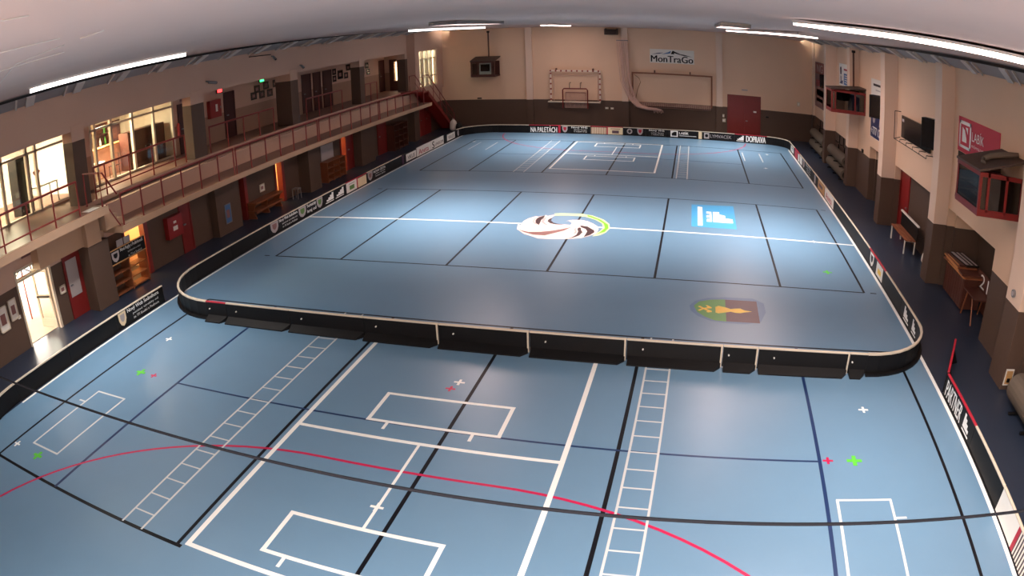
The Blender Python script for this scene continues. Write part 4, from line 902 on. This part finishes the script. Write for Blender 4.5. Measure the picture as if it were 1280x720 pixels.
for n_, y, z in nm: frame_pic('%s dark picture of the six by the green exit lamp' % n_, XB, y, z, 0.45, 0.36)
frame_pic('dark framed panel standing in for a loudspeaker beside the six pictures', XB, 6.4, 4.68, 0.62, 0.55)  # dark loudspeaker block, built here as a framed panel
for n_, y, z, w_ in (('upper first', 11.95, 4.95, 0.4), ('lower first', 11.95, 4.55, 0.4), ('wide middle', 12.65, 4.72, 0.6), ('lower third', 13.35, 4.6, 0.45), ('upper third', 13.65, 5.05, 0.5)): frame_pic('%s dark picture right of the three dark doors' % n_, XB, y, z, w_, 0.36 if w_ < 0.6 else 0.52)
for n_, y, z in (('upper left', 15.4, 5.0), ('upper right', 16.1, 4.97), ('lower left', 15.5, 4.6), ('lower right', 16.25, 4.55)): frame_pic('%s small picture of the far four on the gallery' % n_, XB, y, z, 0.42, 0.34)
t = thing('hose_cabinet', 'red hose cabinet on the gallery wall between two dark doors', 'cabinet', (XB, 0.8, 4.15))
a = MB(); a.box(XB, XB+0.2, 0.4, 1.2, 4.15, 4.92); a.build('body', M['red'], t); a = MB(); a.box(XB+0.2, XB+0.215, 0.78, 0.92, 4.4, 4.72); a.build('reel_mark', M['paper'], t); a = MB(); a.box(XB+0.2, XB+0.23, 1.1, 1.14, 4.5, 4.6); a.build('latch', M['grey'], t)
t = thing('hose_cabinet', 'red hose cabinet under the walkway right of the lit doorway', 'cabinet', (XL, -5.2, 0.8))
a = MB(); a.box(XL, XL+0.22, -5.62, -4.8, 0.8, 1.56); a.build('body', M['red'], t)
a = MB(); a.box(XL+0.22, XL+0.23, -5.35, -5.1, 1.05, 1.2); a.build('pictogram', M['paper'], t); a = MB(); a.box(XL+0.22, XL+0.23, -5.3, -5.15, 1.3, 1.38); a.build('lock_plate', M['paper'], t)
def exitlamp(label, y, z, m):
    t = thing('exit_lamp', label, 'lamp', (XB+0.02, y, z)); a = MB(); a.box(XB, XB+0.06, y-0.2, y+0.2, z-0.1, z+0.1); a.build('housing', M['black'], t); a = MB(); a.box(XB+0.06, XB+0.075, y-0.16, y+0.16, z-0.07, z+0.07); a.build('lens', M[m], t)
exitlamp('glowing red lamp above the hose cabinet on the gallery', 1.32, 5.26, 'glow_r'); exitlamp('glowing green exit lamp above the six pictures', 4.68, 5.3, 'glow_g')
t = thing('fire_extinguisher', 'red fire extinguisher on the gallery wall beside the buffet glazing', 'extinguisher', (XB+0.12, -1.72, 3.9))
a = MB(); a.tube([(XB+.11,-1.72,3.85),(XB+.11,-1.72,4.3),(XB+.11,-1.72,4.38)], [0.08,0.08,0.03], 10); a.build('cylinder_body', M['red'], t); a = MB(); a.tube([(XB+.11,-1.72,4.36),(XB+.11,-1.62,4.34),(XB+.11,-1.6,4.0)], 0.015); a.build('hose', M['black'], t); a = MB(); a.box(XB,XB+.05,-1.76,-1.68,4.1,4.16); a.build('wall_bracket', M['grey'], t)
plate('door_sign', 'small sign plate above the dark door by the buffet glazing', 'sign', (XB, XB+0.02, -1.4, -0.95, 5.22, 5.34), 'mbrown')
def cctv(label, x, y, z, d=(0.25,-0.1,-0.1)):
    t = thing('security_camera', label, 'camera', (x, y, z)); a = MB(); a.tube([(x,y,z),(x+0.14,y,z-0.02)], 0.03); a.build('arm', M['grey'], t)
    a = MB(); p = Vector((x+0.12,y,z-0.05)); q = p+Vector(d); a.tube([p, q], 0.06, 10); a.build('housing', M['grey'], t); a = MB(); a.tube([q, q+Vector(d).normalized()*0.02], 0.045, 10); a.build('lens', M['black'], t)
cctv('grey security camera under the edge of the upper wall by the near pillar', -13.4, -1.85, 5.9, (0.2, 0.28, -0.08)); cctv('black domed camera on the upper left wall by a pipe', -13.4, 2.85, 6.42, (0.12, 0, -0.12)); cctv('small dark camera on the upper wall above the third pillar', -13.4, 5.2, 5.78, (0.1, 0.02, -0.1))
t = thing('ceiling_pipe', 'thin dark pipe along the upper left wall beside the domed camera', 'pipe', (-13.36, 2.0, 6.52)); a = MB(); a.tube([(-13.36,1.1,6.55),(-13.36,2.75,6.5)], 0.018); a.build('pipe', M['black'], t)
a = MB(); a.tube([(-13.41,1.2,6.55),(-13.36,1.2,6.55)], 0.015); a.build('pipe_clip', M['black'], t)
# buffet and club room contents
t = thing('bar_counter', 'orange bar counter behind the buffet glazing', 'counter', (-16.6, -5.0, 3.07))
a = MB(); a.box(-16.9, -16.55, -6.5, -3.3, 3.07, 4.2); a.build('front_panel', M['orange'], t); a = MB(); a.box(-17.0, -16.52, -6.55, -3.25, 4.2, 4.26); a.build('counter_top', M['oak'], t)
t = thing('round_table', 'round white table in front of the orange counter', 'table', (-15.95, -6.0, 3.07))
a = MB(); a.tube([(-15.95,-6.0,3.78),(-15.95,-6.0,3.82)], 0.32, 20); a.build('tabletop', M['white'], t); a = MB(); a.tube([(-15.95,-6.0,3.07),(-15.95,-6.0,3.78)], 0.03); a.build('leg', M['grey'], t); a = MB(); a.tube([(-15.95,-6.0,3.07),(-15.95,-6.0,3.1)], 0.2, 16); a.build('foot', M['grey'], t)
t = thing('bistro_chair', 'dark wire chair beside the round white table behind the glazing', 'chair', (-15.9, -5.1, 3.07))
a = MB(); a.box(-16.1,-15.75,-5.3,-4.95,3.5,3.53); a.build('seat', M['dwood'], t)
for x, y in ((-16.08,-5.28),(-15.78,-5.28),(-16.08,-4.97),(-15.78,-4.97)):
    a = MB(); a.tube([(x,y,3.07),(x,y,3.5)], 0.014); a.build('leg', M['black'], t)
a = MB(); a.tube([(-16.08,-4.97,3.5),(-16.05,-4.93,3.95),(-15.8,-4.93,3.95),(-15.78,-4.97,3.5)], 0.014); a.build('backrest', M['black'], t)
t = thing('wall_shelf', 'shelf unit with small goods behind the orange counter', 'shelf', (-19.0, -4.3, 4.0))
a = MB(); a.box(-19.18,-18.9,-5.0,-2.6,4.0,4.05); a.box(-19.18,-18.9,-5.0,-2.6,4.5,4.55); a.box(-19.18,-18.9,-5.0,-4.95,4.0,5.0); a.box(-19.18,-18.9,-2.65,-2.6,4.0,5.0); a.box(-19.18,-19.15,-5.0,-2.6,4.0,5.0); a.build('shelf_frame', M['dwood'], t)
for k in range(7):
    for z in (4.05, 4.55):
        if (k*3+int(z*2)) % 4 == 0: continue
        g = thing('bottle', '%s bottle on the %s shelf behind the counter' % (['first','second','third','fourth','fifth','sixth','seventh'][k], 'lower' if z < 4.3 else 'upper'), 'bottle', (-19.04,-4.75+0.32*k,z), 'goods on the buffet shelf')
        a = MB(); a.tube([(-19.04,-4.75+0.32*k,z),(-19.04,-4.75+0.32*k,z+0.2),(-19.04,-4.75+0.32*k,z+0.26),(-19.04,-4.75+0.32*k,z+0.34)], [0.05,0.05,0.02,0.02], 8); a.build('bottle_body', M[['adred','paper','cgreen','adochre'][k % 4]], g)
frame_pic('white poster with dark drawings on the buffet back wall', -19.18, -7.0+0.9, 4.75, 1.0, 0.9, None, 'paper', 'offw')
frame_pic('dark notice board on the buffet back wall right of the shelf', -19.18, -2.1, 4.4, 0.8, 1.1, None, 'cbrown', 'dwood')
t = thing('wall_cabinet', 'wide dark cabinet behind the right panes of the buffet glazing', 'cabinet', (-16.2, -3.1, 3.07))
a = MB(); a.box(-16.5,-15.9,-4.2,-1.95,3.07,4.55); a.build('body', M['dwood'], t)
for y in (-4.15, -3.05):
    a = MB(); a.box(-15.9,-15.87,y,y+1.02,3.12,4.5); dr_ = a.build('door', M['dwood'], t)
    h_ = -3.25 if y < -4 else -2.95
    a = MB(); a.box(-15.87,-15.84,h_,h_+0.04,3.7,3.85); a.build('handle', M['grey'], dr_)
t = thing('drinks_fridge', 'dark tall fridge behind the nearest glazing', 'fridge', (-16.2, -9.8, 3.07))
a = MB(); a.box(-16.6,-15.95,-10.15,-9.5,3.07,5.05); a.build('body', M['black'], t); a = MB(); a.box(-15.95,-15.92,-10.1,-9.55,3.2,4.9); dr_ = a.build('door', M['screen'], t); a = MB(); a.box(-15.92,-15.89,-9.62,-9.58,3.8,4.3); a.build('handle', M['grey'], dr_)
t = thing('flower_vase', 'red flowers in a vase behind the nearest glazing', 'vase', (-16.1, -9.1, 4.0))
a = MB(); a.tube([(-16.1,-9.1,3.85),(-16.1,-9.1,4.05)], [0.06,0.08], 10); a.build('vase_body', M['white'], t)
for k in range(6):
    a = MB(); p = (-16.1+0.1*math.cos(k*1.1), -9.1+0.1*math.sin(k*1.1), 4.28+0.06*(k % 3)); a.tube([(p[0],p[1],p[2]-0.06),p,(p[0],p[1],p[2]+0.05)], [0.02,0.07,0.02], 8); a.build('flower_head', M['red'], t)
t = thing('side_table', 'white side table holding the red flowers', 'table', (-16.1, -9.0, 3.07))
a = MB(); a.box(-16.4,-15.8,-9.35,-8.3,3.8,3.85); a.build('tabletop', M['white'], t)
for x, y in ((-16.37,-9.32),(-15.83,-9.32),(-16.37,-8.33),(-15.83,-8.33)):
    a = MB(); a.box(x-0.02,x+0.02,y-0.02,y+0.02,3.07,3.8); a.build('leg', M['grey'], t)
frame_pic('left notice sheet on the club room back wall', -19.98, -10.3, 4.75, 0.9, 0.6, None, 'lgrey', 'grey'); frame_pic('right notice sheet on the club room back wall', -19.98, -9.1, 4.85, 0.7, 0.6, None, 'lgrey', 'grey')

# ------------------------------------------------------------------ under the gallery
def shelf_rack(label, x0, x1, y0, y1, h, cols, rows, z0=0.0, sign=None, m='wood', cat='shelf'):
    t = thing('shelf_rack', label, cat, ((x0+x1)/2, (y0+y1)/2, z0))
    for k in range(cols+1):
        y = y0+(y1-y0)*k/cols; a = MB(); a.box(x0, x1, y-0.02, y+0.02, z0, h); a.build('upright', M[m], t)
    for k in range(rows+1):
        z = z0+0.06+(h-z0-0.08)*k/rows; a = MB(); a.box(x0, x1-0.01, y0+0.02, y1-0.02, z-0.015, z+0.015); a.build('shelf', M[m], t)
    return t
t = shelf_rack('wooden shelf rack with a black lettered sign on top, under the gallery', -12.92, -12.46, -8.95, -7.22, 1.06, 2, 3)
f = Face(t, (-12.44,0,0), (1,0,0), 'y', 1)
a = MB(); a.box(-12.49, -12.45, -9.0, -7.2, 1.05, 1.53); a.build('sign_board', M['board'], t)
for z in (1.05, 1.5):
    a = MB(); a.box(-12.47, -12.435, -9.0, -7.2, z, z+0.03); a.build('sign_edge', M['adochre'], t)
f.shield(-8.88, -8.52, 'lgrey', 'board', 1.12, 1.46); f.txt('Nová Rugby z Podkrkonoší', -8.45, -7.3, 1.34, 1.48, 'line_g', 0.012); f.txt('spolupráce s vámi', -8.1, -7.45, 1.22, 1.3, 'line_g'); f.txt('na Třech Studních', -8.1, -7.4, 1.1, 1.18, 'line_g')
for k, y in enumerate((-8.5, -8.15)):
    o = plate('card', ['left pale card leaning on top of the lettered rack sign', 'right pale card leaning on top of the lettered rack sign'][k], 'card', (-12.52, -12.49, y, y+0.3, 1.07, 1.74), 'lgrey')
def brackets_bench(label, y0, y1):
    t = thing('bench_rack', label, 'bench', (-12.65, (y0+y1)/2, 0))
    for z in (0.3, 0.64):
        a = MB(); a.box(-12.9, -12.44, y0, y1, z, z+0.03); a.build('shelf', M['wood'], t)
        a = MB(); a.box(-12.46, -12.43, y0, y1, z-0.05, z+0.03); a.build('front_rail', M['wood'], t)
    for k in range(3):
        y = y0+0.06+(y1-y0-0.12)*k/2
        a = MB(); a.prism([(-12.9,y-0.02,0),(-12.5,y-0.02,0),(-12.5,y-0.02,0.06),(-12.62,y-0.02,0.3),(-12.5,y-0.02,0.64),(-12.9,y-0.02,0.64)], (0,0.04,0)); a.build('support', M['wood'], t)
brackets_bench('low brown bench rack against the wall under the gallery, with the white notice above', -0.5, 1.55)
shelf_rack('low wooden pigeonhole rack under the whiteboard', -12.92, -12.46, 4.95+0.65, 7.4, 0.98, 3, 3)
shelf_rack('tall brown pigeonhole rack near the far stairs', -12.92, -12.46, 13.4, 15.3, 1.5, 3, 4, m='dwood')
t = thing('whiteboard', 'grey white board on the wall above the low pigeonhole rack', 'board', (XL, 6.45, 0.98)); a = MB(); a.box(XL, XL+0.03, 5.87, 7.06, 1.0, 1.72); a.build('board_surface', M['lgrey'], t)
a = MB(); a.box(XL, XL+0.05, 5.85, 7.08, 0.97, 1.0); a.build('pen_tray', M['grey'], t)
t = thing('stool', 'small grey stool against the wall under the gallery', 'stool', (-12.5, 2.75, 0))
a = MB(); a.box(-12.66,-12.34,2.6,2.9,0.42,0.46); a.build('seat', M['grey'], t)
for x, y in ((-12.64,2.62),(-12.36,2.62),(-12.64,2.88),(-12.36,2.88)):
    a = MB(); a.tube([(x,y,0),(x*1.0,y,0.42)], 0.018); a.build('leg', M['grey'], t)
frame_pic('white notice above the low bench rack', XL, 0.75, 1.0, 0.36, 0.32, None, 'paper', 'offw')
frame_pic('blue poster on the pier beside the dark gap', -12.6, -2.2, 0.75, 0.4, 0.75, None, 'bluep', 'grey')
frame_pic('small framed notice between the open doorway and the red door', XL, -10.93, 1.05, 0.26, 0.26, None, 'paper', 'offw')
frame_pic('white framed notice left of the open doorway, nearer one', XL, -13.12, 1.3, 0.34, 0.62, None, 'paper', 'offw'); frame_pic('white framed notice at the far left edge of the photo', XL, -13.6, 1.2, 0.42, 0.72, None, 'paper', 'offw')
plate('wall_panel', 'white panel fixed on the red door right of the open doorway', 'panel', (XL+0.031, XL+0.045, -10.62, -10.12, 0.66, 1.8), 'lgrey')
plate('light_switch', 'white light switch left of the open doorway', 'switch', (XL, XL+0.02, -13.0, -12.9, 0.95, 1.05), 'white')
plate('wall_vent', 'small dark vent above the open doorway', 'vent', (XL, XL+0.02, -12.35, -11.85, 2.5, 2.6), 'mbrown')

# ------------------------------------------------------------------ right side fittings
def sign(name, label, cat, y0, y1, z0, z1, m, x=XR):
    t = thing(name, label, cat, (x, (y0+y1)/2, z0)); a = MB(); a.box(x-0.03, x, y0, y1, z0, z1); a.build('sign_board', M[m], t)
    return t, Face(t, (x-0.03,0,0), (-1,0,0), 'y', -1)
M['labred'] = mat('labik_red', (188, 34, 62), 0.5, 0.04)
t, f = sign('wall_sign', 'crimson LABÍK sign with a white framed logo on the right wall', 'sign', -6.83, -3.7, 4.3, 5.3, 'labred')
for r in ((-3.8,-4.75,5.1,5.2),(-3.8,-4.75,4.42,4.5),(-3.8,-3.9,4.42,5.2),(-4.65,-4.75,4.42,5.2)): f.rect(*r, 'line_w', 'logo_frame')
f.poly([(-4.05,4.6),(-4.42,4.6),(-4.4,4.72),(-4.25,4.95),(-4.05,5.02)], 'line_w', 'logo_leaf'); f.poly([(-4.3,5.04),(-4.5,5.04),(-4.5,4.85)], 'line_w', 'logo_corner')
f.txt('LABÍK', -4.85, -5.75, 4.74, 5.06, 'line_w', 0.0); f.txt('PRŮMYSLOVÉ PODLAHY', -4.85, -6.5, 4.56, 4.66, 'line_w')
plate('dark_notice', 'dark notice under the crimson LABÍK sign', 'notice', (XR-0.02, XR, -4.6, -3.75, 3.95, 4.28), 'black')
t, f = sign('banner', 'tall dark red banner on the right wall in the far corner', 'banner', 18.4, 22.1, 2.6, 5.5, 'cbrown')
f.rect(22.0, 18.5, 2.65, 3.9, 'mbrown'); f.rect(22.0, 18.5, 4.75, 5.45, 'dred'); f.txt('NG', 21.4, 19.4, 4.85, 5.35, 'lgrey', 0.0); f.rect(21.6, 18.9, 3.35, 3.75, 'lgrey'); f.rect(21.6, 19.3, 2.98, 3.2, 'lgrey')
for k in range(6): f.rect(21.6-0.45*k, 21.4-0.45*k, 3.95, 4.35, 'adred', 'banner_stripe')
t, f = sign('wall_sign', 'white sign with a blue block above the far timekeeper cabin', 'sign', 11.9, 14.4, 4.6, 5.8, 'paper')
f.rect(13.2, 12.05, 4.7, 5.3, 'bluep'); f.disc(13.95, 0.22, 'navy', 'round_badge', 5.4); f.disc(13.95, 0.12, 'paper', 'badge_mark', 5.4); f.poly([(14.3,4.7),(13.5,4.7),(13.4,4.9),(13.8,4.85),(13.85,5.12),(14.05,5.12),(14.0,4.82)], 'navy', 'figure_mark'); f.rect(13.2, 12.3, 5.45, 5.55, 'adred', 'text_line')
for k in range(4): f.rect(13.0, 12.2, 4.8+0.12*k, 4.84+0.12*k, 'paper', 'text_line', 0.008)
t, f = sign('banner', 'tall white and navy banner with phone digits behind the loudspeaker', 'banner', 4.75, 7.3, 2.9, 5.5, 'paper')
f.rect(7.25, 4.8, 2.92, 4.35, 'navy', 'banner_field'); f.rect(6.9, 5.1, 5.2, 5.3, 'board', 'text_line'); f.rect(6.5, 5.4, 5.0, 5.06, 'lgrey', 'text_line'); f.txt('+777 12 28', 7.15, 4.9, 3.05, 3.4, 'line_w', 0.012)
f.poly([(5.8,3.5),(5.0,3.5),(4.95,4.0),(5.3,4.2),(5.65,4.0)], 'lgrey', 'banner_figure', 0.008); f.disc(6.7, 0.2, 'lgrey', 'banner_badge', 3.75)
def loudspeaker(label, x, y, z, w_, d, h, rz):
    t = thing('loudspeaker', label, 'loudspeaker', (x, y, z)); a = MB(); a.obox((x,y,z+h/2), (w_, d, h), rz, rx=0.0); cab_ = a.build('cabinet', M['black'], t, bevel=0.015)
    R_ = Matrix.Rotation(rz, 3, 'Z'); g = MB(); c = Vector((x,y,z+h/2)) + R_ @ Vector((0,-d/2-0.008,0)); g.obox(c, (w_*0.86, 0.014, h*0.9), rz); g.build('grille', M['screen'], cab_)
    a = MB(); p = Vector((x,y,z+h*0.55)) + R_ @ Vector((0,d/2,0)); a.tube([p, Vector((XR-0.004, y+0.05, z+h*0.55))], 0.03); a.build('wall_bracket', M['black'], t)
loudspeaker('black loudspeaker on the right wall in front of the navy banner', 11.72, 5.0, 3.95, 0.6, 0.42, 0.95, -0.7)
loudspeaker('black loudspeaker beside the caged screen, by the fourth right pillar', 11.6, -2.25, 3.98, 0.55, 0.42, 0.95, -0.7)
loudspeaker('black loudspeaker on the right wall by the tall dark red banner', 11.75, 17.2, 4.1, 0.5, 0.4, 0.8, -0.7)
t = thing('caged_screen', 'large dark screen in a wire cage on the right wall', 'screen', (11.95, 0.45, 3.6))
a = MB(); a.box(11.96, 12.06, -1.25, 2.1, 3.68, 4.5); a.build('screen_panel', M['screen'], t, bevel=0.01)
a = MB(); a.box(12.05, 12.1, -0.4, 1.2, 3.9, 4.3); a.build('wall_mount', M['grey'], t)
a = MB(); a.box(11.955, 11.962, 1.75, 2.0, 4.28, 4.38); a.build('screen_badge', M['lgrey'], t)
def wire(pts): 
    a = MB(); a.tube(pts, 0.014, 6); a.build('cage_bar', M['black'], t)
xc = 11.82
wire([(xc,-1.4,3.52),(xc,2.6,3.52)]); wire([(xc,2.6,3.52),(xc,2.6,4.58)]); wire([(12.09,2.6,4.58),(xc,2.6,4.58)]); wire([(12.09,2.6,3.6),(xc,2.6,3.52)])
for y in (-1.4, -0.6, 0.2, 1.0, 1.8): wire([(xc,y,3.52),(xc,y,3.62),(12.09,y,3.62)])
# rolled mats with their pegs
def mat_roll(label, x, y0, y1, z, r):
    t = thing('mat_roll', label, 'rolled mat', (x, (y0+y1)/2, z-r), 'rolled floor mats along the right wall')
    a = MB(); a.tube([(x,y0,z),(x,y1,z)], r, 20); a.build('mat', M['vinyl'], t, smooth=False)
    a = MB(); a.tube([(x,y0-0.012,z),(x,y0,z)], r*0.62, 16); ce_ = a.build('core_end', M['black'], t)
    a = MB(); a.tube([(x,y0-0.02,z),(x,y0-0.012,z)], r*0.3, 12); a.build('core_tube', M['vinyl'], ce_)
mat_roll('lower rolled mat between the first two right pillars from the far end', 11.72, 10.6, 14.6, 0.34, 0.28); mat_roll('upper rolled mat between the first two right pillars from the far end', 11.76, 10.6, 14.6, 0.98, 0.28)
mat_roll('lower rolled mat beyond the farthest right pillar', 11.72, 16.3, 20.6, 0.34, 0.28); mat_roll('upper rolled mat beyond the farthest right pillar', 11.76, 16.3, 20.6, 0.98, 0.28)
mat_roll('rolled mat at the right edge of the photo, near the electric sign', 11.82, -13.2, -10.6, 0.42, 0.34)
def mat_rack(label, y0, y1, zs=(0.06, 0.70)):
    t = thing('mat_rack', label, 'rack', (11.9, (y0+y1)/2, 0), None)
    for y in (y0+0.5, (y0+y1)/2, y1-0.5):
        a = MB(); a.box(12.03, 12.09, y-0.03, y+0.03, 0, 1.35 if len(zs) > 1 else 0.5)
        for z in zs: a.box(11.45, 12.09, y-0.03, y+0.03, z-0.06, z)
        a.build('bracket', M['black'], t)
mat_rack('black wall rack holding the mats between the first two right pillars', 10.6, 14.6); mat_rack('black wall rack holding the mats beyond the farthest right pillar', 16.3, 20.6); mat_rack('low black rack under the rolled mat at the right edge', -13.2, -10.6, (0.08,))
for lab, ys_ in (('between the first two right pillars', (11.0, 12.0, 13.0, 14.0)), ('beyond the farthest right pillar', (17.0, 18.0, 19.0, 20.0))):
    for k, y in enumerate(ys_):
        t = thing('wall_peg', '%s dark peg over the mats %s' % (['nearest', 'second nearest', 'third nearest', 'farthest'][k], lab), 'peg', (12.05, y, 1.45), 'dark pegs over the rolled mats')
        a = MB(); a.box(12.06, 12.1, y-0.05, y+0.05, 1.4, 1.85); a.build('peg_plate', M['black'], t); a = MB(); a.tube([(12.08,y,1.45),(11.9,y,1.48),(11.86,y,1.58)], 0.02); a.build('hook', M['black'], t)
# bench
t = thing('wooden_bench', 'wooden bench with white legs and a white topped backrest by the right wall', 'bench', (11.9, 0.5, 0))
for k in range(3):
    a = MB(); a.box(11.62+0.15*k, 11.75+0.15*k, -0.55, 1.5, 0.48, 0.52); a.build('seat_slat', M['wood'], t, bevel=0.006)
for y in (-0.42, 1.36):
    for x in (11.64, 12.06):
        a = MB(); a.box(x-0.022, x+0.022, y-0.022, y+0.022, 0, 0.48); a.build('leg', M['white'], t)
    a = MB(); a.box(11.64, 12.06, y-0.02, y+0.02, 0.44, 0.48); a.build('cross_brace', M['white'], t)
a = MB(); a.box(12.07, 12.1, -0.55, 1.6, 0.5, 1.0); a.build('backrest', M['black'], t); a = MB(); a.box(12.05, 12.13, -0.6, 1.65, 1.0, 1.05); a.build('backrest_cap', M['white'], t)
bag('small white bag on the floor behind the bench end', 12.26, -1.2, 0, 0.26, 0.36, 'paper'); plate('socket_box', 'small dark box on the right wall above the dado near the plank', 'box', (XR-0.06, XR, 8.5, 8.75, 1.9, 2.05), 'black')
t = thing('leaning_plank', 'tan plank standing in the niche beyond the third right pillar', 'plank', (12.25, 4.35, 0)); a = MB(); a.box(12.15, 12.35, 4.3, 4.36, 0, 2.05); a.build('plank', M['oak'], t); a = MB(); a.box(12.17, 12.33, 4.285, 4.3, 0.9, 1.0); a.build('plank_cleat', M['wood'], t)
# chest, boards, desk, numbers in the niche
t = thing('wooden_chest', 'long brown wooden chest in the niche right of the fourth right pillar', 'chest', (12.5, -4.45, 0))
a = MB(); a.box(12.16, 12.85, -5.3, -3.62, 0.04, 0.98); a.build('body', M['dwood'], t); a = MB(); a.box(12.12, 12.88, -5.33, -3.6, 0.98, 1.02); a.build('lid', M['dwood'], t)
for k in range(8):
    a = MB(); y = -5.26+0.205*k; a.box(12.145, 12.16, y, y+0.185, 0.06, 0.95); a.build('front_plank', M['dwood'], t)
spec = [('lowest long brown board in the stack on the chest', 11.98, 12.86, -5.6, -3.75, 1.02, 1.07, 'wood', 0.04), ('second dark board in the stack on the chest', 12.0, 12.8, -5.5, -3.85, 1.07, 1.12, 'dwood', -0.05), ('third brown board in the stack on the chest, shifted to the pillar', 11.98, 12.7, -5.0, -3.72, 1.12, 1.17, 'wood', 0.02), ('fourth dark board in the stack on the chest', 12.05, 12.75, -4.9, -3.75, 1.17, 1.21, 'dwood', 0.05)]
for lab, x0, x1, y0, y1, z0, z1, m, rz in spec:
    t = thing('board', lab, 'board', ((x0+x1)/2, (y0+y1)/2, z0), 'boards stacked on the chest'); a = MB(); a.obox(((x0+x1)/2,(y0+y1)/2,(z0+z1)/2), (x1-x0, y1-y0, z1-z0-0.002), rz); a.build('panel', M[m], t); a = MB(); a.obox((x0+0.0,(y0+y1)/2,(z0+z1)/2), (0.03, (y1-y0)*0.96, z1-z0-0.01), rz*0.3); a.build('edge_strip', M['oak'], t)
t = thing('folded_easel', 'dark folded board with white bars on top of the board stack', 'easel', (12.4, -4.5, 1.21)); a = MB(); a.obox((12.45,-4.45,1.235), (0.5, 1.2, 0.04), 0.12); a.build('panel', M['black'], t)
for k in range(3):
    a = MB(); a.obox((12.25+0.18*k,-4.45,1.262), (0.06 if k else 0.1, 1.1, 0.012), 0.12); a.build('white_bar', M['lgrey'], t)
t = thing('school_desk', 'brown desk with slanted legs at the near end of the niche', 'desk', (12.5, -5.95, 0)); a = MB(); a.box(12.1, 12.85, -6.45, -5.45, 0.73, 0.77); a.build('desktop', M['dwood'], t)
for x in (12.16, 12.8):
    for y, y2 in ((-6.4, -6.1), (-5.5, -5.7)):
        a = MB(); a.tube([(x-0.03,y,0),(x,y2,0.73)], 0.025); a.build('leg', M['wood'], t)
a = MB(); a.box(12.83, 12.86, -6.4, -5.5, 0.1, 0.73); a.build('modesty_panel', M['dwood'], t)
t = thing('number_board', 'dark number board showing 21 standing on the brown desk', 'board', (12.7, -5.7, 0.77)); a = MB(); a.box(12.68, 12.72, -6.3, -5.2, 0.77, 1.25); a.build('panel', M['dwood'], t)
f = Face(t, (12.68,0,0), (-1,0,0), 'y', -1); f.txt('21', -5.45, -6.1, 0.82, 1.2, 'line_w', 0.0)
a = MB(); a.box(12.72, 12.82, -5.8, -5.7, 0.77, 1.0); a.build('stand_foot', M['dwood'], t)
t = thing('electric_sign', 'small white framed sign low on the near right pillar', 'sign', (11.85, -9.96, 0.15)); a = MB(); a.box(11.72, 11.98, -9.97, -9.95, 0.12, 0.52); a.build('sign_frame', M['paper'], t); a = MB(); a.box(11.75, 11.95, -9.98, -9.97, 0.16, 0.48); a.build('sign_field', M['adochre'], t); a = MB(); a.box(11.8, 11.9, -9.985, -9.98, 0.2, 0.3); a.build('sign_mark', M['black'], t)
t = thing('alarm_siren', 'round grey siren on the near right pillar above the dado', 'siren', (11.64, -9.53, 2.14)); a = MB(); a.tube([(11.66,-9.53,2.14),(11.6,-9.53,2.14)], 0.09, 14); a.build('siren_body', M['grey'], t); a = MB(); a.tube([(11.6,-9.53,2.14),(11.585,-9.53,2.14)], 0.05, 12); a.build('siren_grille', M['lgrey'], t)
# cable stretched across the hall in front of the viewpoint
t = thing('tension_cable', 'black cable stretched across the hall close to the viewer', 'cable', (-0.6, -21.11, 5.6))
a = MB(); a.tube([(-13.38,-21.245,5.6),(-6.0,-21.165,5.6),(1.44,-21.085,5.6),(4.97,-21.047,5.6),(12.08,-20.97,5.6)], 0.0046, 8); a.build('cable', M['rope'], t)
for x, y in ((-13.37,-21.245), (12.07,-20.97)):
    a = MB(); a.box(x-0.03, x+0.03, y-0.05, y+0.05, 5.54, 5.66); a.build('anchor_plate', M['grey'], t)

# tidy the helper property used while building
for o in bpy.data.objects:
    if '_w' in o: del o['_w']
